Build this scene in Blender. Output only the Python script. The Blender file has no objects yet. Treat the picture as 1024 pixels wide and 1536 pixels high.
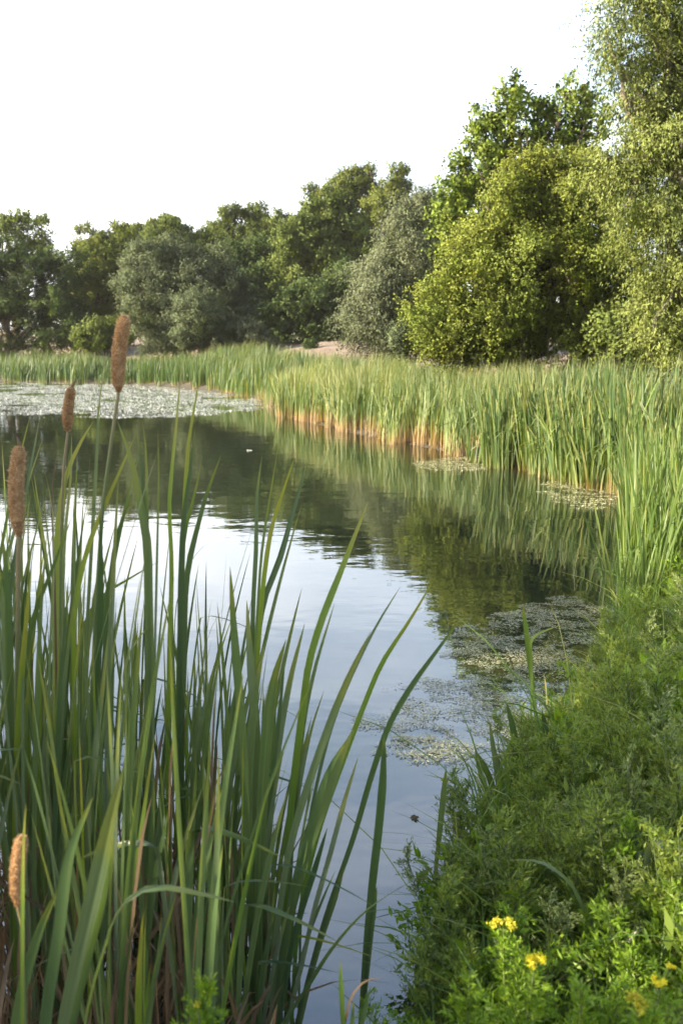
import bpy, math, random
import numpy as np
from mathutils import Vector

SEED = 7
rng = np.random.default_rng(SEED)
random.seed(SEED)
R = math.radians
scene = bpy.context.scene
col = scene.collection

# ------------------------------------------------------------------ camera model
H = 1.7                      # eye height above the water
F = 1400.0                   # focal length in photo pixels (1024 x 1536)
PITCH = R(10.05)
CP, SP = math.cos(PITCH), math.sin(PITCH)

def ray(x, y):
    u = (x - 512) / F
    v = (768 - y) / F
    return np.array([u, CP + v * SP, -SP + v * CP])

def P(x, y, Y):
    """world point seen at photo pixel (x, y) and standing Y metres away"""
    d = ray(x, y)
    t = Y / d[1]
    return np.array([0, 0, H]) + d * t

def mpp(x, y, Y):
    return Y / ray(x, y)[1] / F

def PX(x, Y, z=0.0):
    """world point at height z, distance Y, in photo column x"""
    dep = Y * CP + (H - z) * SP
    return np.array([(x - 512) / F * dep, Y, z])

def W(x, y):
    """point of the water surface seen at a photo pixel"""
    d = ray(x, y)
    t = -H / d[2]
    return np.array([d[0] * t, d[1] * t])

cam_d = bpy.data.cameras.new('camera')
cam = bpy.data.objects.new('camera', cam_d)
col.objects.link(cam)
cam.location = (0, 0, H)
cam.rotation_euler = (math.pi / 2 - PITCH, 0, 0)
cam_d.sensor_fit = 'VERTICAL'
cam_d.sensor_height = 36.0
cam_d.lens = 36.0 * F / 1536
cam_d.clip_start = 0.05
cam_d.clip_end = 2000
cam_d.dof.use_dof = True
cam_d.dof.focus_distance = 4.2
cam_d.dof.aperture_fstop = 5.0
scene.camera = cam

# ------------------------------------------------------------------ helpers
def mesh_np(name, verts, faces, mat, parent=None, uv=None, rnd=None, smooth=False, loc=None, nrm=None):
    """faces: (M, k) int array, all of the same size; uv per vertex; rnd per vertex"""
    me = bpy.data.meshes.new(name)
    verts = np.ascontiguousarray(verts, dtype=np.float32)
    faces = np.ascontiguousarray(faces, dtype=np.int32)
    n, (m, k) = len(verts), faces.shape
    me.vertices.add(n)
    me.vertices.foreach_set('co', verts.ravel())
    me.loops.add(m * k)
    me.loops.foreach_set('vertex_index', faces.ravel())
    me.polygons.add(m)
    me.polygons.foreach_set('loop_start', np.arange(0, m * k, k, dtype=np.int32))
    me.polygons.foreach_set('loop_total', np.full(m, k, dtype=np.int32))
    if smooth:
        me.polygons.foreach_set('use_smooth', np.ones(m, dtype=bool))
    if uv is not None:
        l = me.uv_layers.new(name='UVMap')
        l.data.foreach_set('uv', np.asarray(uv, dtype=np.float32)[faces.ravel()].ravel())
    if rnd is not None:
        a = me.attributes.new('rnd', 'FLOAT', 'POINT')
        a.data.foreach_set('value', np.ascontiguousarray(rnd, dtype=np.float32))
    if nrm is not None:
        a = me.attributes.new('leaf_normal', 'FLOAT_VECTOR', 'POINT')
        a.data.foreach_set('vector', np.ascontiguousarray(nrm, dtype=np.float32).ravel())
    me.update(calc_edges=True)
    me.materials.append(mat)
    o = bpy.data.objects.new(name, me)
    col.objects.link(o)
    if loc is not None:
        o.location = loc
    if parent is not None:
        o.parent = parent
    return o

def tag(o, label=None, cat=None, group=None, kind=None):
    if label: o['label'] = label
    if cat: o['category'] = cat
    if group: o['group'] = group
    if kind: o['kind'] = kind
    return o

def empty(name, loc, label, cat, group=None, rz=0.0):
    o = bpy.data.objects.new(name, None)
    o.empty_display_size = 0.1
    col.objects.link(o)
    o.location = loc
    o.rotation_euler = (0, 0, rz)
    return tag(o, label, cat, group)

def dup(root, loc, rz, scale=1.0, label=None):
    r = root.copy(); col.objects.link(r)
    r.location = loc; r.rotation_euler = (0, 0, rz); r.scale = (scale,) * 3
    if label: r['label'] = label
    for ch in list(root.children):
        c = ch.copy(); col.objects.link(c); c.parent = r
        for g in list(ch.children):
            d = g.copy(); col.objects.link(d); d.parent = c
    return r

def merge(parts):
    """parts: list of (verts, faces, uv, rnd)"""
    vs, fs, us, rs, off = [], [], [], [], 0
    for v, f, u, r in parts:
        vs.append(v); fs.append(f + off); off += len(v)
        us.append(u if u is not None else np.zeros((len(v), 2)))
        rs.append(r if r is not None else np.zeros(len(v)))
    return np.concatenate(vs), np.concatenate(fs), np.concatenate(us), np.concatenate(rs)

def norm(a):
    return a / np.maximum(np.linalg.norm(a, axis=-1, keepdims=True), 1e-9)

def ribbons(paths, width, ang, twist=0.0, keel=0.12, wprof=None, g=rng, rnd=None):
    """flat leaves along paths (N, K, 3); width (N,) or scalar; returns verts, faces, uv, rnd"""
    N, K, _ = paths.shape
    t = np.linspace(0, 1, K)
    if wprof is None:
        wprof = np.minimum(1.0, ((1 - t) / 0.21)) ** 0.65 * (0.55 + 0.45 * np.minimum(1, t / 0.55))
        wprof[-1] = 0.03
    width = np.broadcast_to(np.asarray(width, float), (N,))
    ang = np.broadcast_to(np.asarray(ang, float), (N,))
    twist = np.broadcast_to(np.asarray(twist, float), (N,))
    T = norm(np.gradient(paths, axis=1))
    a = ang[:, None] + twist[:, None] * t[None]
    h = np.stack([np.cos(a), np.sin(a), np.zeros_like(a)], -1)
    side = norm(h - T * np.sum(T * h, -1, keepdims=True))
    nrm = np.cross(T, side)
    w = width[:, None] * wprof[None] * 0.5
    cols = 3 if keel else 2
    V = np.empty((N, K, cols, 3))
    if keel:
        V[:, :, 0] = paths - side * w[..., None]
        V[:, :, 1] = paths + nrm * (w * keel * 2)[..., None]
        V[:, :, 2] = paths + side * w[..., None]
        uu = [0, .5, 1]
    else:
        V[:, :, 0] = paths - side * w[..., None]
        V[:, :, 1] = paths + side * w[..., None]
        uu = [0, 1]
    uv = np.empty((N, K, cols, 2))
    uv[..., 0] = np.array(uu)[None, None]
    uv[..., 1] = t[None, :, None]
    idx = np.arange(N * K * cols).reshape(N, K, cols)
    f = np.stack([idx[:, :-1, :-1], idx[:, :-1, 1:], idx[:, 1:, 1:], idx[:, 1:, :-1]], -1).reshape(-1, 4)
    if rnd is None:
        rnd = g.random(N)
    rr = np.repeat(rnd, K * cols)
    return V.reshape(-1, 3), f, uv.reshape(-1, 2), rr

def diamonds(c, ax, L, Wd, g=rng, rnd=None, up=None):
    """one leaf-shaped quad per centre"""
    n = len(c)
    ax = norm(ax)
    s = g.normal(size=(n, 3))
    if up is not None:
        s = np.cross(ax, np.array([0, 0, 1.0])[None] + g.normal(size=(n, 3)) * up)
    else:
        s = np.cross(ax, s)
    s = norm(s)
    L = np.broadcast_to(np.asarray(L, float), (n,))[:, None]
    Wd = np.broadcast_to(np.asarray(Wd, float), (n,))[:, None]
    V = np.stack([c - ax * L * .5, c + s * Wd * .5 - ax * L * .08, c + ax * L * .5, c - s * Wd * .5 - ax * L * .08], 1)
    f = np.arange(n * 4).reshape(n, 4)
    uv = np.tile(np.array([[.5, 0], [1, .45], [.5, 1], [0, .45]]), (n, 1))
    if rnd is None:
        rnd = g.random(n)
    return V.reshape(-1, 3), f, uv, np.repeat(rnd, 4)

def tube(path, rad, sides=7):
    path = np.asarray(path, float); K = len(path)
    rad = np.broadcast_to(np.asarray(rad, float), (K,))
    T = norm(np.gradient(path, axis=0))
    ref = np.where(np.abs(T[:, 2:3]) > .9, np.array([[1., 0, 0]]), np.array([[0, 0, 1.]]))
    A = norm(np.cross(T, ref)); B = np.cross(T, A)
    th = np.linspace(0, 2 * np.pi, sides, endpoint=False)
    V = path[:, None] + (A[:, None] * np.cos(th)[None, :, None] + B[:, None] * np.sin(th)[None, :, None]) * rad[:, None, None]
    idx = np.arange(K * sides).reshape(K, sides)
    j = np.roll(idx, -1, 1)
    f = np.stack([idx[:-1], j[:-1], j[1:], idx[1:]], -1).reshape(-1, 4)
    uv = np.stack(np.meshgrid(np.linspace(0, 1, sides), np.linspace(0, 1, K)), -1).reshape(-1, 2)
    return V.reshape(-1, 3), f, uv, np.full(K * sides, random.random())

def spline(pts, n):
    """smooth resample of a polyline"""
    p = np.asarray(pts, float)
    if len(p) == 2:
        return p[0] + (p[1] - p[0]) * np.linspace(0, 1, n)[:, None]
    d = np.concatenate([[0], np.cumsum(np.linalg.norm(np.diff(p, axis=0), axis=1))])
    s = np.linspace(0, d[-1], n)
    m = np.gradient(p, d, axis=0)
    i = np.clip(np.searchsorted(d, s, 'right') - 1, 0, len(p) - 2)
    h = (d[i + 1] - d[i])[:, None]; t = ((s - d[i])[:, None]) / h
    return ((2*t**3 - 3*t**2 + 1) * p[i] + (t**3 - 2*t**2 + t) * h * m[i]
            + (-2*t**3 + 3*t**2) * p[i + 1] + (t**3 - t**2) * h * m[i + 1])

def vnoise(p, seed=0):
    """cheap smooth noise in about [-1, 1] for (N, d) points"""
    g = np.random.default_rng(seed)
    d = p.shape[1]
    out = np.zeros(len(p))
    for k in range(6):
        w = g.normal(size=d) * (1 + .5 * k)
        out += np.sin(p @ w + g.random() * 6.28) / (1 + .35 * k)
    return out / 3.0

# ------------------------------------------------------------------ materials
def new_mat(name):
    m = bpy.data.materials.new(name); m.use_nodes = True
    nt = m.node_tree; nt.nodes.clear()
    out = nt.nodes.new('ShaderNodeOutputMaterial')
    return m, nt, out

def N(nt, typ, **kw):
    n = nt.nodes.new(typ)
    for k, v in kw.items(): setattr(n, k, v)
    return n

def ramp(nt, stops, src):
    r = N(nt, 'ShaderNodeValToRGB')
    e = r.color_ramp.elements
    while len(e) < len(stops): e.new(.5)
    for x, (p, c) in zip(e, stops):
        x.position = p; x.color = (*c, 1)
    nt.links.new(src, r.inputs[0])
    return r.outputs[0]

def mix(nt, fac, a, b, mode='MIX'):
    m = N(nt, 'ShaderNodeMix', data_type='RGBA', blend_type=mode)
    for sock, val in ((m.inputs[0], fac), (m.inputs[6], a), (m.inputs[7], b)):
        if isinstance(val, (int, float)): sock.default_value = val
        elif isinstance(val, tuple): sock.default_value = (*val, 1)
        else: nt.links.new(val, sock)
    return m.outputs[2]

def leaf_mat(name, stops, along=None, wander=0.0, trans=.4, rough=.5, spec=.35, patch=None, patch_scale=1.0,
             veins=False, tcol=None, massed=False):
    """leaf: colour from the per-leaf random value, optionally from its length; part of the light passes through"""
    m, nt, out = new_mat(name)
    at = N(nt, 'ShaderNodeAttribute', attribute_name='rnd')
    c = ramp(nt, stops, at.outputs['Fac'])
    if patch:
        ge = N(nt, 'ShaderNodeNewGeometry')
        no = N(nt, 'ShaderNodeTexNoise'); no.inputs['Scale'].default_value = patch_scale
        no.inputs['Detail'].default_value = 2
        nt.links.new(ge.outputs['Position'], no.inputs['Vector'])
        mr = N(nt, 'ShaderNodeMapRange'); mr.inputs[1].default_value = .4; mr.inputs[2].default_value = .62
        nt.links.new(no.outputs['Fac'], mr.inputs[0])
        c = mix(nt, mr.outputs[0], c, patch, 'MIX')
    uvn = N(nt, 'ShaderNodeTexCoord')
    sep = N(nt, 'ShaderNodeSeparateXYZ'); nt.links.new(uvn.outputs['UV'], sep.inputs[0])
    if along:
        # colour along the leaf: the split point wanders from leaf to leaf
        ma = N(nt, 'ShaderNodeMath', operation='MULTIPLY_ADD')
        nt.links.new(at.outputs['Fac'], ma.inputs[0]); ma.inputs[1].default_value = .16
        nt.links.new(sep.outputs[1], ma.inputs[2])
        if wander:
            gp = N(nt, 'ShaderNodeNewGeometry'); wn = N(nt, 'ShaderNodeTexNoise'); wn.inputs['Scale'].default_value = .55; wn.inputs['Detail'].default_value = 3
            nt.links.new(gp.outputs['Position'], wn.inputs['Vector'])
            mw = N(nt, 'ShaderNodeMath', operation='MULTIPLY_ADD'); mw.inputs[1].default_value = wander; mw.inputs[2].default_value = -.5 * wander
            nt.links.new(wn.outputs['Fac'], mw.inputs[0])
            m2 = N(nt, 'ShaderNodeMath', operation='ADD'); nt.links.new(ma.outputs[0], m2.inputs[0]); nt.links.new(mw.outputs[0], m2.inputs[1])
            ma = m2
        r = N(nt, 'ShaderNodeValToRGB'); e = r.color_ramp.elements
        while len(e) < len(along): e.new(.5)
        for x, (p, cc, a) in zip(e, along):
            x.position = p; x.color = (*cc, a)
        nt.links.new(ma.outputs[0], r.inputs[0])
        c = mix(nt, r.outputs['Alpha'], c, r.outputs['Color'])
    if veins:
        wv = N(nt, 'ShaderNodeTexNoise'); wv.inputs['Scale'].default_value = 1.0; wv.inputs['Detail'].default_value = 2
        mp = N(nt, 'ShaderNodeMapping'); mp.inputs['Scale'].default_value = (26, 1.3, 1)
        cmb = N(nt, 'ShaderNodeCombineXYZ')
        nt.links.new(sep.outputs[0], cmb.inputs[0]); nt.links.new(sep.outputs[1], cmb.inputs[1])
        ml = N(nt, 'ShaderNodeMath', operation='MULTIPLY'); ml.inputs[1].default_value = 37.0
        nt.links.new(at.outputs['Fac'], ml.inputs[0]); nt.links.new(ml.outputs[0], cmb.inputs[2])
        nt.links.new(cmb.outputs[0], mp.inputs[0]); nt.links.new(mp.outputs[0], wv.inputs['Vector'])
        vr = N(nt, 'ShaderNodeMapRange'); vr.inputs[1].default_value = .3; vr.inputs[2].default_value = .7
        vr.inputs[3].default_value = .68; vr.inputs[4].default_value = 1.25
        nt.links.new(wv.outputs['Fac'], vr.inputs[0])
        vm = N(nt, 'ShaderNodeVectorMath', operation='SCALE')
        nt.links.new(c, vm.inputs[0]); nt.links.new(vr.outputs[0], vm.inputs['Scale'])
        c = vm.outputs[0]
    b = N(nt, 'ShaderNodeBsdfPrincipled')
    nt.links.new(c, b.inputs['Base Color'])
    b.inputs['Roughness'].default_value = rough
    b.inputs['Specular IOR Level'].default_value = spec
    if massed:
        an = N(nt, 'ShaderNodeAttribute', attribute_name='leaf_normal')
        nt.links.new(an.outputs['Vector'], b.inputs['Normal'])
    if trans > 0:
        t = N(nt, 'ShaderNodeBsdfTranslucent')
        if massed: nt.links.new(an.outputs['Vector'], t.inputs['Normal'])
        tc = mix(nt, 1.0, c, tcol or (1.5, 1.35, .5), 'MULTIPLY')
        nt.links.new(tc, t.inputs[0])
        ms = N(nt, 'ShaderNodeMixShader'); ms.inputs[0].default_value = trans
        nt.links.new(b.outputs[0], ms.inputs[1]); nt.links.new(t.outputs[0], ms.inputs[2])
        nt.links.new(ms.outputs[0], out.inputs[0])
    else:
        nt.links.new(b.outputs[0], out.inputs[0])
    return m

def plain_mat(name, c1, c2, scale=8.0, rough=.85, bump=.3, stretch=(1, 1, 1), spec=.2):
    m, nt, out = new_mat(name)
    tc = N(nt, 'ShaderNodeNewGeometry')
    mp = N(nt, 'ShaderNodeMapping'); mp.inputs['Scale'].default_value = stretch
    no = N(nt, 'ShaderNodeTexNoise'); no.inputs['Scale'].default_value = scale; no.inputs['Detail'].default_value = 5
    nt.links.new(tc.outputs['Position'], mp.inputs[0]); nt.links.new(mp.outputs[0], no.inputs['Vector'])
    c = ramp(nt, [(.32, c1), (.68, c2)], no.outputs['Fac'])
    b = N(nt, 'ShaderNodeBsdfPrincipled'); nt.links.new(c, b.inputs['Base Color'])
    b.inputs['Roughness'].default_value = rough; b.inputs['Specular IOR Level'].default_value = spec
    if bump:
        bp = N(nt, 'ShaderNodeBump'); bp.inputs['Strength'].default_value = bump; bp.inputs['Distance'].default_value = .03
        nt.links.new(no.outputs['Fac'], bp.inputs['Height']); nt.links.new(bp.outputs[0], b.inputs['Normal'])
    nt.links.new(b.outputs[0], out.inputs[0])
    return m

M = {}
# foreground cattails
M['cattail_leaf'] = leaf_mat('cattail_leaf', [(0, (.046, .084, .034)), (.3, (.070, .115, .045)), (.65, (.105, .155, .056)), (1, (.115, .155, .10))],
    along=[(0, (.16, .12, .05), .75), (.10, (.10, .12, .035), .35), (.2, (.05, .1, .03), 0), (.96, (.1, .16, .03), 0), (1.0, (.17, .19, .035), .6)],
    trans=.38, rough=.34, spec=.5, veins=True)
M['young_leaf'] = leaf_mat('young_leaf', [(0, (.085, .15, .035)), (.6, (.12, .19, .038)), (1, (.17, .23, .035))],
    along=[(0, (.05, .1, .03), .9), (.5, (.07, .13, .03), .5), (.9, (.2, .26, .03), 0), (1.05, (.24, .22, .05), .6)],
    trans=.5, rough=.4, veins=True)
M['dead_leaf'] = leaf_mat('dead_leaf', [(0, (.12, .08, .045)), (.5, (.19, .13, .07)), (1, (.07, .048, .03))], trans=.25, rough=.7, veins=True, tcol=(1.2, 1, .7))
M['stem'] = leaf_mat('stem', [(0, (.075, .115, .035)), (1, (.11, .14, .05))], along=[(0, (.1, .12, .04), 0), (.8, (.12, .13, .05), 0), (1, (.2, .15, .08), .8)], trans=0, rough=.45, veins=True)
M['seed_head'] = plain_mat('seed_head', (.20, .118, .058), (.39, .26, .142), 60, .95, .6, spec=.05)
M['seed_fluff'] = leaf_mat('seed_fluff', [(0, (.29, .175, .08)), (.6, (.48, .335, .185)), (1, (.68, .54, .36))], trans=.35, rough=.9, spec=.05, tcol=(1.2, 1, .75))
# reeds
REED = [(0, (.032, .066, .022)), (.35, (.064, .110, .032)), (.7, (.120, .165, .046)), (.93, (.19, .20, .075)), (1, (.28, .24, .12))]
REED_G = [(0, (.032, .066, .026)), (.5, (.054, .098, .034)), (1, (.095, .135, .048))]
def reed_along(k, dark=.06):
    return [(0, (.17, .122, .078), 1), (k * .5, (.25, .165, .085), .9), (k, (.20, .19, .075), .4), (k + .14, (.1, .15, .04), 0), (.95, (.16, .18, .06), 0), (1.0, (.2, .19, .08), .4)]
M['reed'] = leaf_mat('reed', REED, along=reed_along(.24), wander=.5, trans=.38, rough=.5)
M['reed_green'] = leaf_mat('reed_green', REED_G, along=reed_along(.13), wander=.25, trans=.38, rough=.5)
M['reed_straw'] = leaf_mat('reed_straw', REED, along=reed_along(.42), wander=.8, trans=.38, rough=.5)
M['sedge'] = leaf_mat('sedge', [(0, (.042, .08, .02)), (.5, (.078, .128, .03)), (1, (.135, .18, .046))], along=reed_along(.08), trans=.42, rough=.45)
M['reed_stalk'] = leaf_mat('reed_stalk', [(0, (.14, .10, .065)), (.5, (.22, .16, .10)), (1, (.34, .27, .17))], trans=.2, rough=.7, tcol=(1.2, 1, .7))
# bank plants
M['herb'] = leaf_mat('herb', [(0, (.085, .140, .022)), (.5, (.145, .21, .034)), (1, (.23, .285, .055))], trans=.4, rough=.5)
M['herb_pale'] = leaf_mat('herb_pale', [(0, (.105, .155, .044)), (.5, (.165, .22, .07)), (1, (.29, .33, .15))], trans=.4, rough=.55)
M['herb_bright'] = leaf_mat('herb_bright', [(0, (.08, .17, .012)), (.5, (.13, .23, .02)), (1, (.2, .3, .03))], trans=.45, rough=.45)
M['herb_stem'] = plain_mat('herb_stem', (.06, .10, .03), (.11, .13, .05), 30, .7, 0)
M['grass'] = leaf_mat('grass', [(0, (.065, .13, .022)), (.6, (.12, .20, .035)), (.9, (.18, .235, .05)), (1, (.33, .29, .13))], trans=.4, rough=.5)
M['petal'] = leaf_mat('petal', [(0, (.72, .62, .02)), (.6, (.80, .72, .03)), (1, (.85, .80, .12))], trans=.4, rough=.6, tcol=(1.1, 1, .5))
M['petal_pale'] = leaf_mat('petal_pale', [(0, (.36, .38, .03)), (1, (.55, .5, .05))], trans=.4, rough=.6, tcol=(1.1, 1, .5))
M['weed'] = leaf_mat('weed', [(0, (.12, .14, .06)), (.45, (.24, .25, .14)), (.85, (.36, .36, .25)), (1, (.2, .15, .09))], trans=.15, rough=.3, spec=.6)
M['scum'] = leaf_mat('scum', [(0, (.20, .22, .18)), (.5, (.33, .345, .31)), (1, (.50, .51, .47))], trans=.0, rough=.2, spec=1.0)
# woods
M['bark'] = plain_mat('bark', (.045, .034, .024), (.12, .095, .07), 9, .9, .8, (1, 1, .25))
M['bark_grey'] = plain_mat('bark_grey', (.09, .08, .065), (.2, .18, .15), 9, .9, .8, (1, 1, .25))
M['stone'] = plain_mat('stone', (.28, .26, .24), (.5, .48, .45), 6, .9, .4)
M['clod'] = plain_mat('clod', (.07, .055, .038), (.17, .14, .10), 25, .95, .8)

# foliage of the trees
def crown_mat(name, c0, c1, c2, patch=None, ps=.5, trans=.42):
    return leaf_mat(name, [(0, c0), (.5, c1), (1, c2)], trans=trans, rough=.6, spec=.12, patch=patch, patch_scale=ps, massed=True, tcol=(1.25, 1.3, .6))
M['t_gold'] = crown_mat('t_gold', (.150, .208, .042), (.215, .275, .058), (.285, .335, .08), (.252, .288, .056), .6, .48)
M['t_willow'] = crown_mat('t_willow', (.165, .21, .058), (.225, .27, .082), (.29, .33, .115), trans=.46)
M['t_poplar'] = crown_mat('t_poplar', (.145, .215, .036), (.21, .285, .054), (.27, .34, .075), trans=.5)
M['t_grey'] = crown_mat('t_grey', (.105, .130, .074), (.138, .165, .096), (.18, .205, .125), trans=.3)
M['t_greygreen'] = crown_mat('t_greygreen', (.085, .115, .062), (.112, .145, .078), (.15, .18, .10), trans=.3)
M['t_dark'] = crown_mat('t_dark', (.056, .092, .032), (.082, .126, .042), (.12, .165, .054), trans=.42)
M['t_mid'] = crown_mat('t_mid', (.092, .135, .036), (.135, .182, .048), (.185, .228, .062), trans=.45)
M['t_light'] = crown_mat('t_light', (.115, .155, .034), (.165, .205, .046), (.225, .255, .064), trans=.42)

# ------------------------------------------------------------------ world and sun
SUN_EL, SUN_AZ = R(22), R(-110)       # azimuth from the view direction, negative = to the left
world = bpy.data.worlds.new('World'); scene.world = world; world.use_nodes = True
nt = world.node_tree; nt.nodes.clear()
wo = N(nt, 'ShaderNodeOutputWorld'); bg = N(nt, 'ShaderNodeBackground')
sky = N(nt, 'ShaderNodeTexSky'); sky.sky_type = 'NISHITA'; sky.sun_disc = False
sky.sun_elevation = SUN_EL; sky.sun_rotation = SUN_AZ
sky.air_density = 1.0; sky.dust_density = 2.2; sky.ozone_density = 1.0
# thin veil of high cloud, laid out on the sky itself
tc = N(nt, 'ShaderNodeTexCoord')
mp = N(nt, 'ShaderNodeMapping'); mp.inputs['Scale'].default_value = (1.1, 1.1, 3.2)
cn = N(nt, 'ShaderNodeTexNoise'); cn.inputs['Scale'].default_value = 1.7; cn.inputs['Detail'].default_value = 7; cn.inputs['Roughness'].default_value = .58
nt.links.new(tc.outputs['Generated'], mp.inputs[0]); nt.links.new(mp.outputs[0], cn.inputs['Vector'])
mr = N(nt, 'ShaderNodeMapRange'); mr.inputs[1].default_value = .34; mr.inputs[2].default_value = .62
mr.inputs[3].default_value = .12; mr.inputs[4].default_value = .97
nt.links.new(cn.outputs['Fac'], mr.inputs[0])
sz = N(nt, 'ShaderNodeSeparateXYZ'); nt.links.new(tc.outputs['Generated'], sz.inputs[0])
me_ = N(nt, 'ShaderNodeMapRange'); me_.inputs[1].default_value = .16; me_.inputs[2].default_value = .62
me_.inputs[3].default_value = 1.0; me_.inputs[4].default_value = .12
nt.links.new(sz.outputs[2], me_.inputs[0])
mx_ = N(nt, 'ShaderNodeMapRange'); mx_.inputs[1].default_value = -.2; mx_.inputs[2].default_value = .26   # the veil thins away from the sun
mx_.inputs[3].default_value = 1.0; mx_.inputs[4].default_value = .6
nt.links.new(sz.outputs[0], mx_.inputs[0])
mz_ = N(nt, 'ShaderNodeMath', operation='MULTIPLY'); nt.links.new(me_.outputs[0], mz_.inputs[0]); nt.links.new(mx_.outputs[0], mz_.inputs[1])
mm = N(nt, 'ShaderNodeMath', operation='MULTIPLY'); nt.links.new(mr.outputs[0], mm.inputs[0]); nt.links.new(mz_.outputs[0], mm.inputs[1])
veil = mix(nt, mm.outputs[0], sky.outputs[0], (6.2, 6.3, 6.5))
nt.links.new(veil, bg.inputs[0]); bg.inputs[1].default_value = .095
nt.links.new(bg.outputs[0], wo.inputs[0])

sd = bpy.data.lights.new('sun', 'SUN'); sd.energy = 4.6; sd.angle = R(.6); sd.color = (1, .85, .60)
so = bpy.data.objects.new('sun', sd); col.objects.link(so)
dv = Vector((math.sin(SUN_AZ) * math.cos(SUN_EL), math.cos(SUN_AZ) * math.cos(SUN_EL), math.sin(SUN_EL)))
so.rotation_euler = dv.to_track_quat('Z', 'Y').to_euler(); so.location = dv * 60
scene.view_settings.view_transform = 'Standard'; scene.view_settings.look = 'None'
scene.view_settings.exposure = 2.45; scene.view_settings.gamma = 1.0

# ------------------------------------------------------------------ pond outline, ground, water
shore_px = [(616, 1536), (650, 1300), (715, 1220), (815, 1120), (890, 1050), (925, 935), (952, 800), (962, 742),
            (850, 708), (740, 690), (640, 672), (520, 648), (455, 632), (410, 614), (384, 598), (300, 584), (200, 577), (0, 572)]
POND = [W(*p) for p in shore_px]
POND += [np.array(p, float) for p in [(-22, 50), (-24, 44), (-19, 30), (-13, 18), (-9, 9), (-6, 3), (-3.2, .75), (-1.2, .95), (-.3, 1.2), (.12, 1.7)]]
POND = np.array(POND)

def sdist(x, y):
    """signed distance to the shore, positive on land"""
    p = np.stack([x, y], -1)
    best = np.full(p.shape[:-1], 1e9); inside = np.zeros(p.shape[:-1], bool)
    n = len(POND)
    for i in range(n):
        a, b = POND[i], POND[(i + 1) % n]
        ab = b - a
        t = np.clip(((p - a) @ ab) / (ab @ ab), 0, 1)
        best = np.minimum(best, np.linalg.norm(p - a - t[..., None] * ab, axis=-1))
        c = ((a[1] > p[..., 1]) != (b[1] > p[..., 1])) & (p[..., 0] < (b[0] - a[0]) * (p[..., 1] - a[1]) / (b[1] - a[1] + 1e-12) + a[0])
        inside ^= c
    return np.where(inside, -best, best)

def sstep(x, a, b):
    t = np.clip((x - a) / (b - a), 0, 1)
    return t * t * (3 - 2 * t)

def ground_z(x, y):
    x = np.asarray(x, float); y = np.asarray(y, float)
    d = sdist(x, y)
    z = np.where(d < 0, np.maximum(d * .35, -.5), .10 * sstep(d, 0, .5) + .22 * sstep(d, .3, 2.5))
    far = sstep(y, 22, 42)
    z = z + far * 1.55 * sstep(d, 2.5, 16)
    z = z + (1 - far) * .35 * sstep(d, 3, 14)
    n = vnoise(np.stack([x.ravel(), y.ravel()], -1) * .9, 3).reshape(x.shape)
    z = z + np.where(d > 0, n * .05 * sstep(d, .2, 2), 0)
    z = z + .8 * np.exp(-((x + 1.6) / 4.5) ** 2 - ((y - 46) / 7) ** 2)
    z = z + sstep(y, 90, 400) * 6
    return z

def axis(core, lo, hi, step):
    a = np.arange(core[0], core[1], step)
    l = core[0] - np.geomspace(.6, core[0] - lo, 26)[::-1]
    r = core[1] + np.geomspace(.6, hi - core[1], 34)
    return np.concatenate([l, a, r])
gx = axis((-14, 9), -500, 500, .22); gy = axis((-3, 30), -120, 900, .22)
gy = np.unique(np.concatenate([gy, np.arange(30, 70, .6)]))
XX, YY = np.meshgrid(gx, gy)
ZZ = ground_z(XX, YY)
idx = np.arange(XX.size).reshape(XX.shape)
gf = np.stack([idx[:-1, :-1], idx[:-1, 1:], idx[1:, 1:], idx[1:, :-1]], -1).reshape(-1, 4)
m, nt, out = new_mat('soil')
ge = N(nt, 'ShaderNodeNewGeometry')
n1 = N(nt, 'ShaderNodeTexNoise'); n1.inputs['Scale'].default_value = 1.1; n1.inputs['Detail'].default_value = 8
n2 = N(nt, 'ShaderNodeTexNoise'); n2.inputs['Scale'].default_value = 14; n2.inputs['Detail'].default_value = 6
nt.links.new(ge.outputs['Position'], n1.inputs['Vector']); nt.links.new(ge.outputs['Position'], n2.inputs['Vector'])
c = ramp(nt, [(.3, (.095, .068, .05)), (.5, (.165, .118, .088)), (.7, (.23, .175, .135))], n1.outputs['Fac'])
c = mix(nt, .45, c, ramp(nt, [(.3, (.05, .04, .03)), (.7, (.26, .2, .15))], n2.outputs['Fac']))
sp_ = N(nt, 'ShaderNodeSeparateXYZ'); nt.links.new(ge.outputs['Position'], sp_.inputs[0])
wet = N(nt, 'ShaderNodeMapRange'); wet.inputs[1].default_value = .06; wet.inputs[2].default_value = .6
nt.links.new(sp_.outputs[2], wet.inputs[0])
c = mix(nt, wet.outputs[0], (.035, .030, .020), c)
b = N(nt, 'ShaderNodeBsdfPrincipled'); b.inputs['Roughness'].default_value = .95
nt.links.new(c, b.inputs['Base Color'])
bp = N(nt, 'ShaderNodeBump'); bp.inputs['Strength'].default_value = .7; bp.inputs['Distance'].default_value = .05
nt.links.new(n2.outputs['Fac'], bp.inputs['Height']); nt.links.new(bp.outputs[0], b.inputs['Normal'])
nt.links.new(b.outputs[0], out.inputs[0]); M['soil'] = m
tag(mesh_np('ground', np.stack([XX, YY, ZZ], -1).reshape(-1, 3), gf, m, smooth=True), 'brown earth of the banks round the pond', 'ground', kind='structure')

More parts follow.
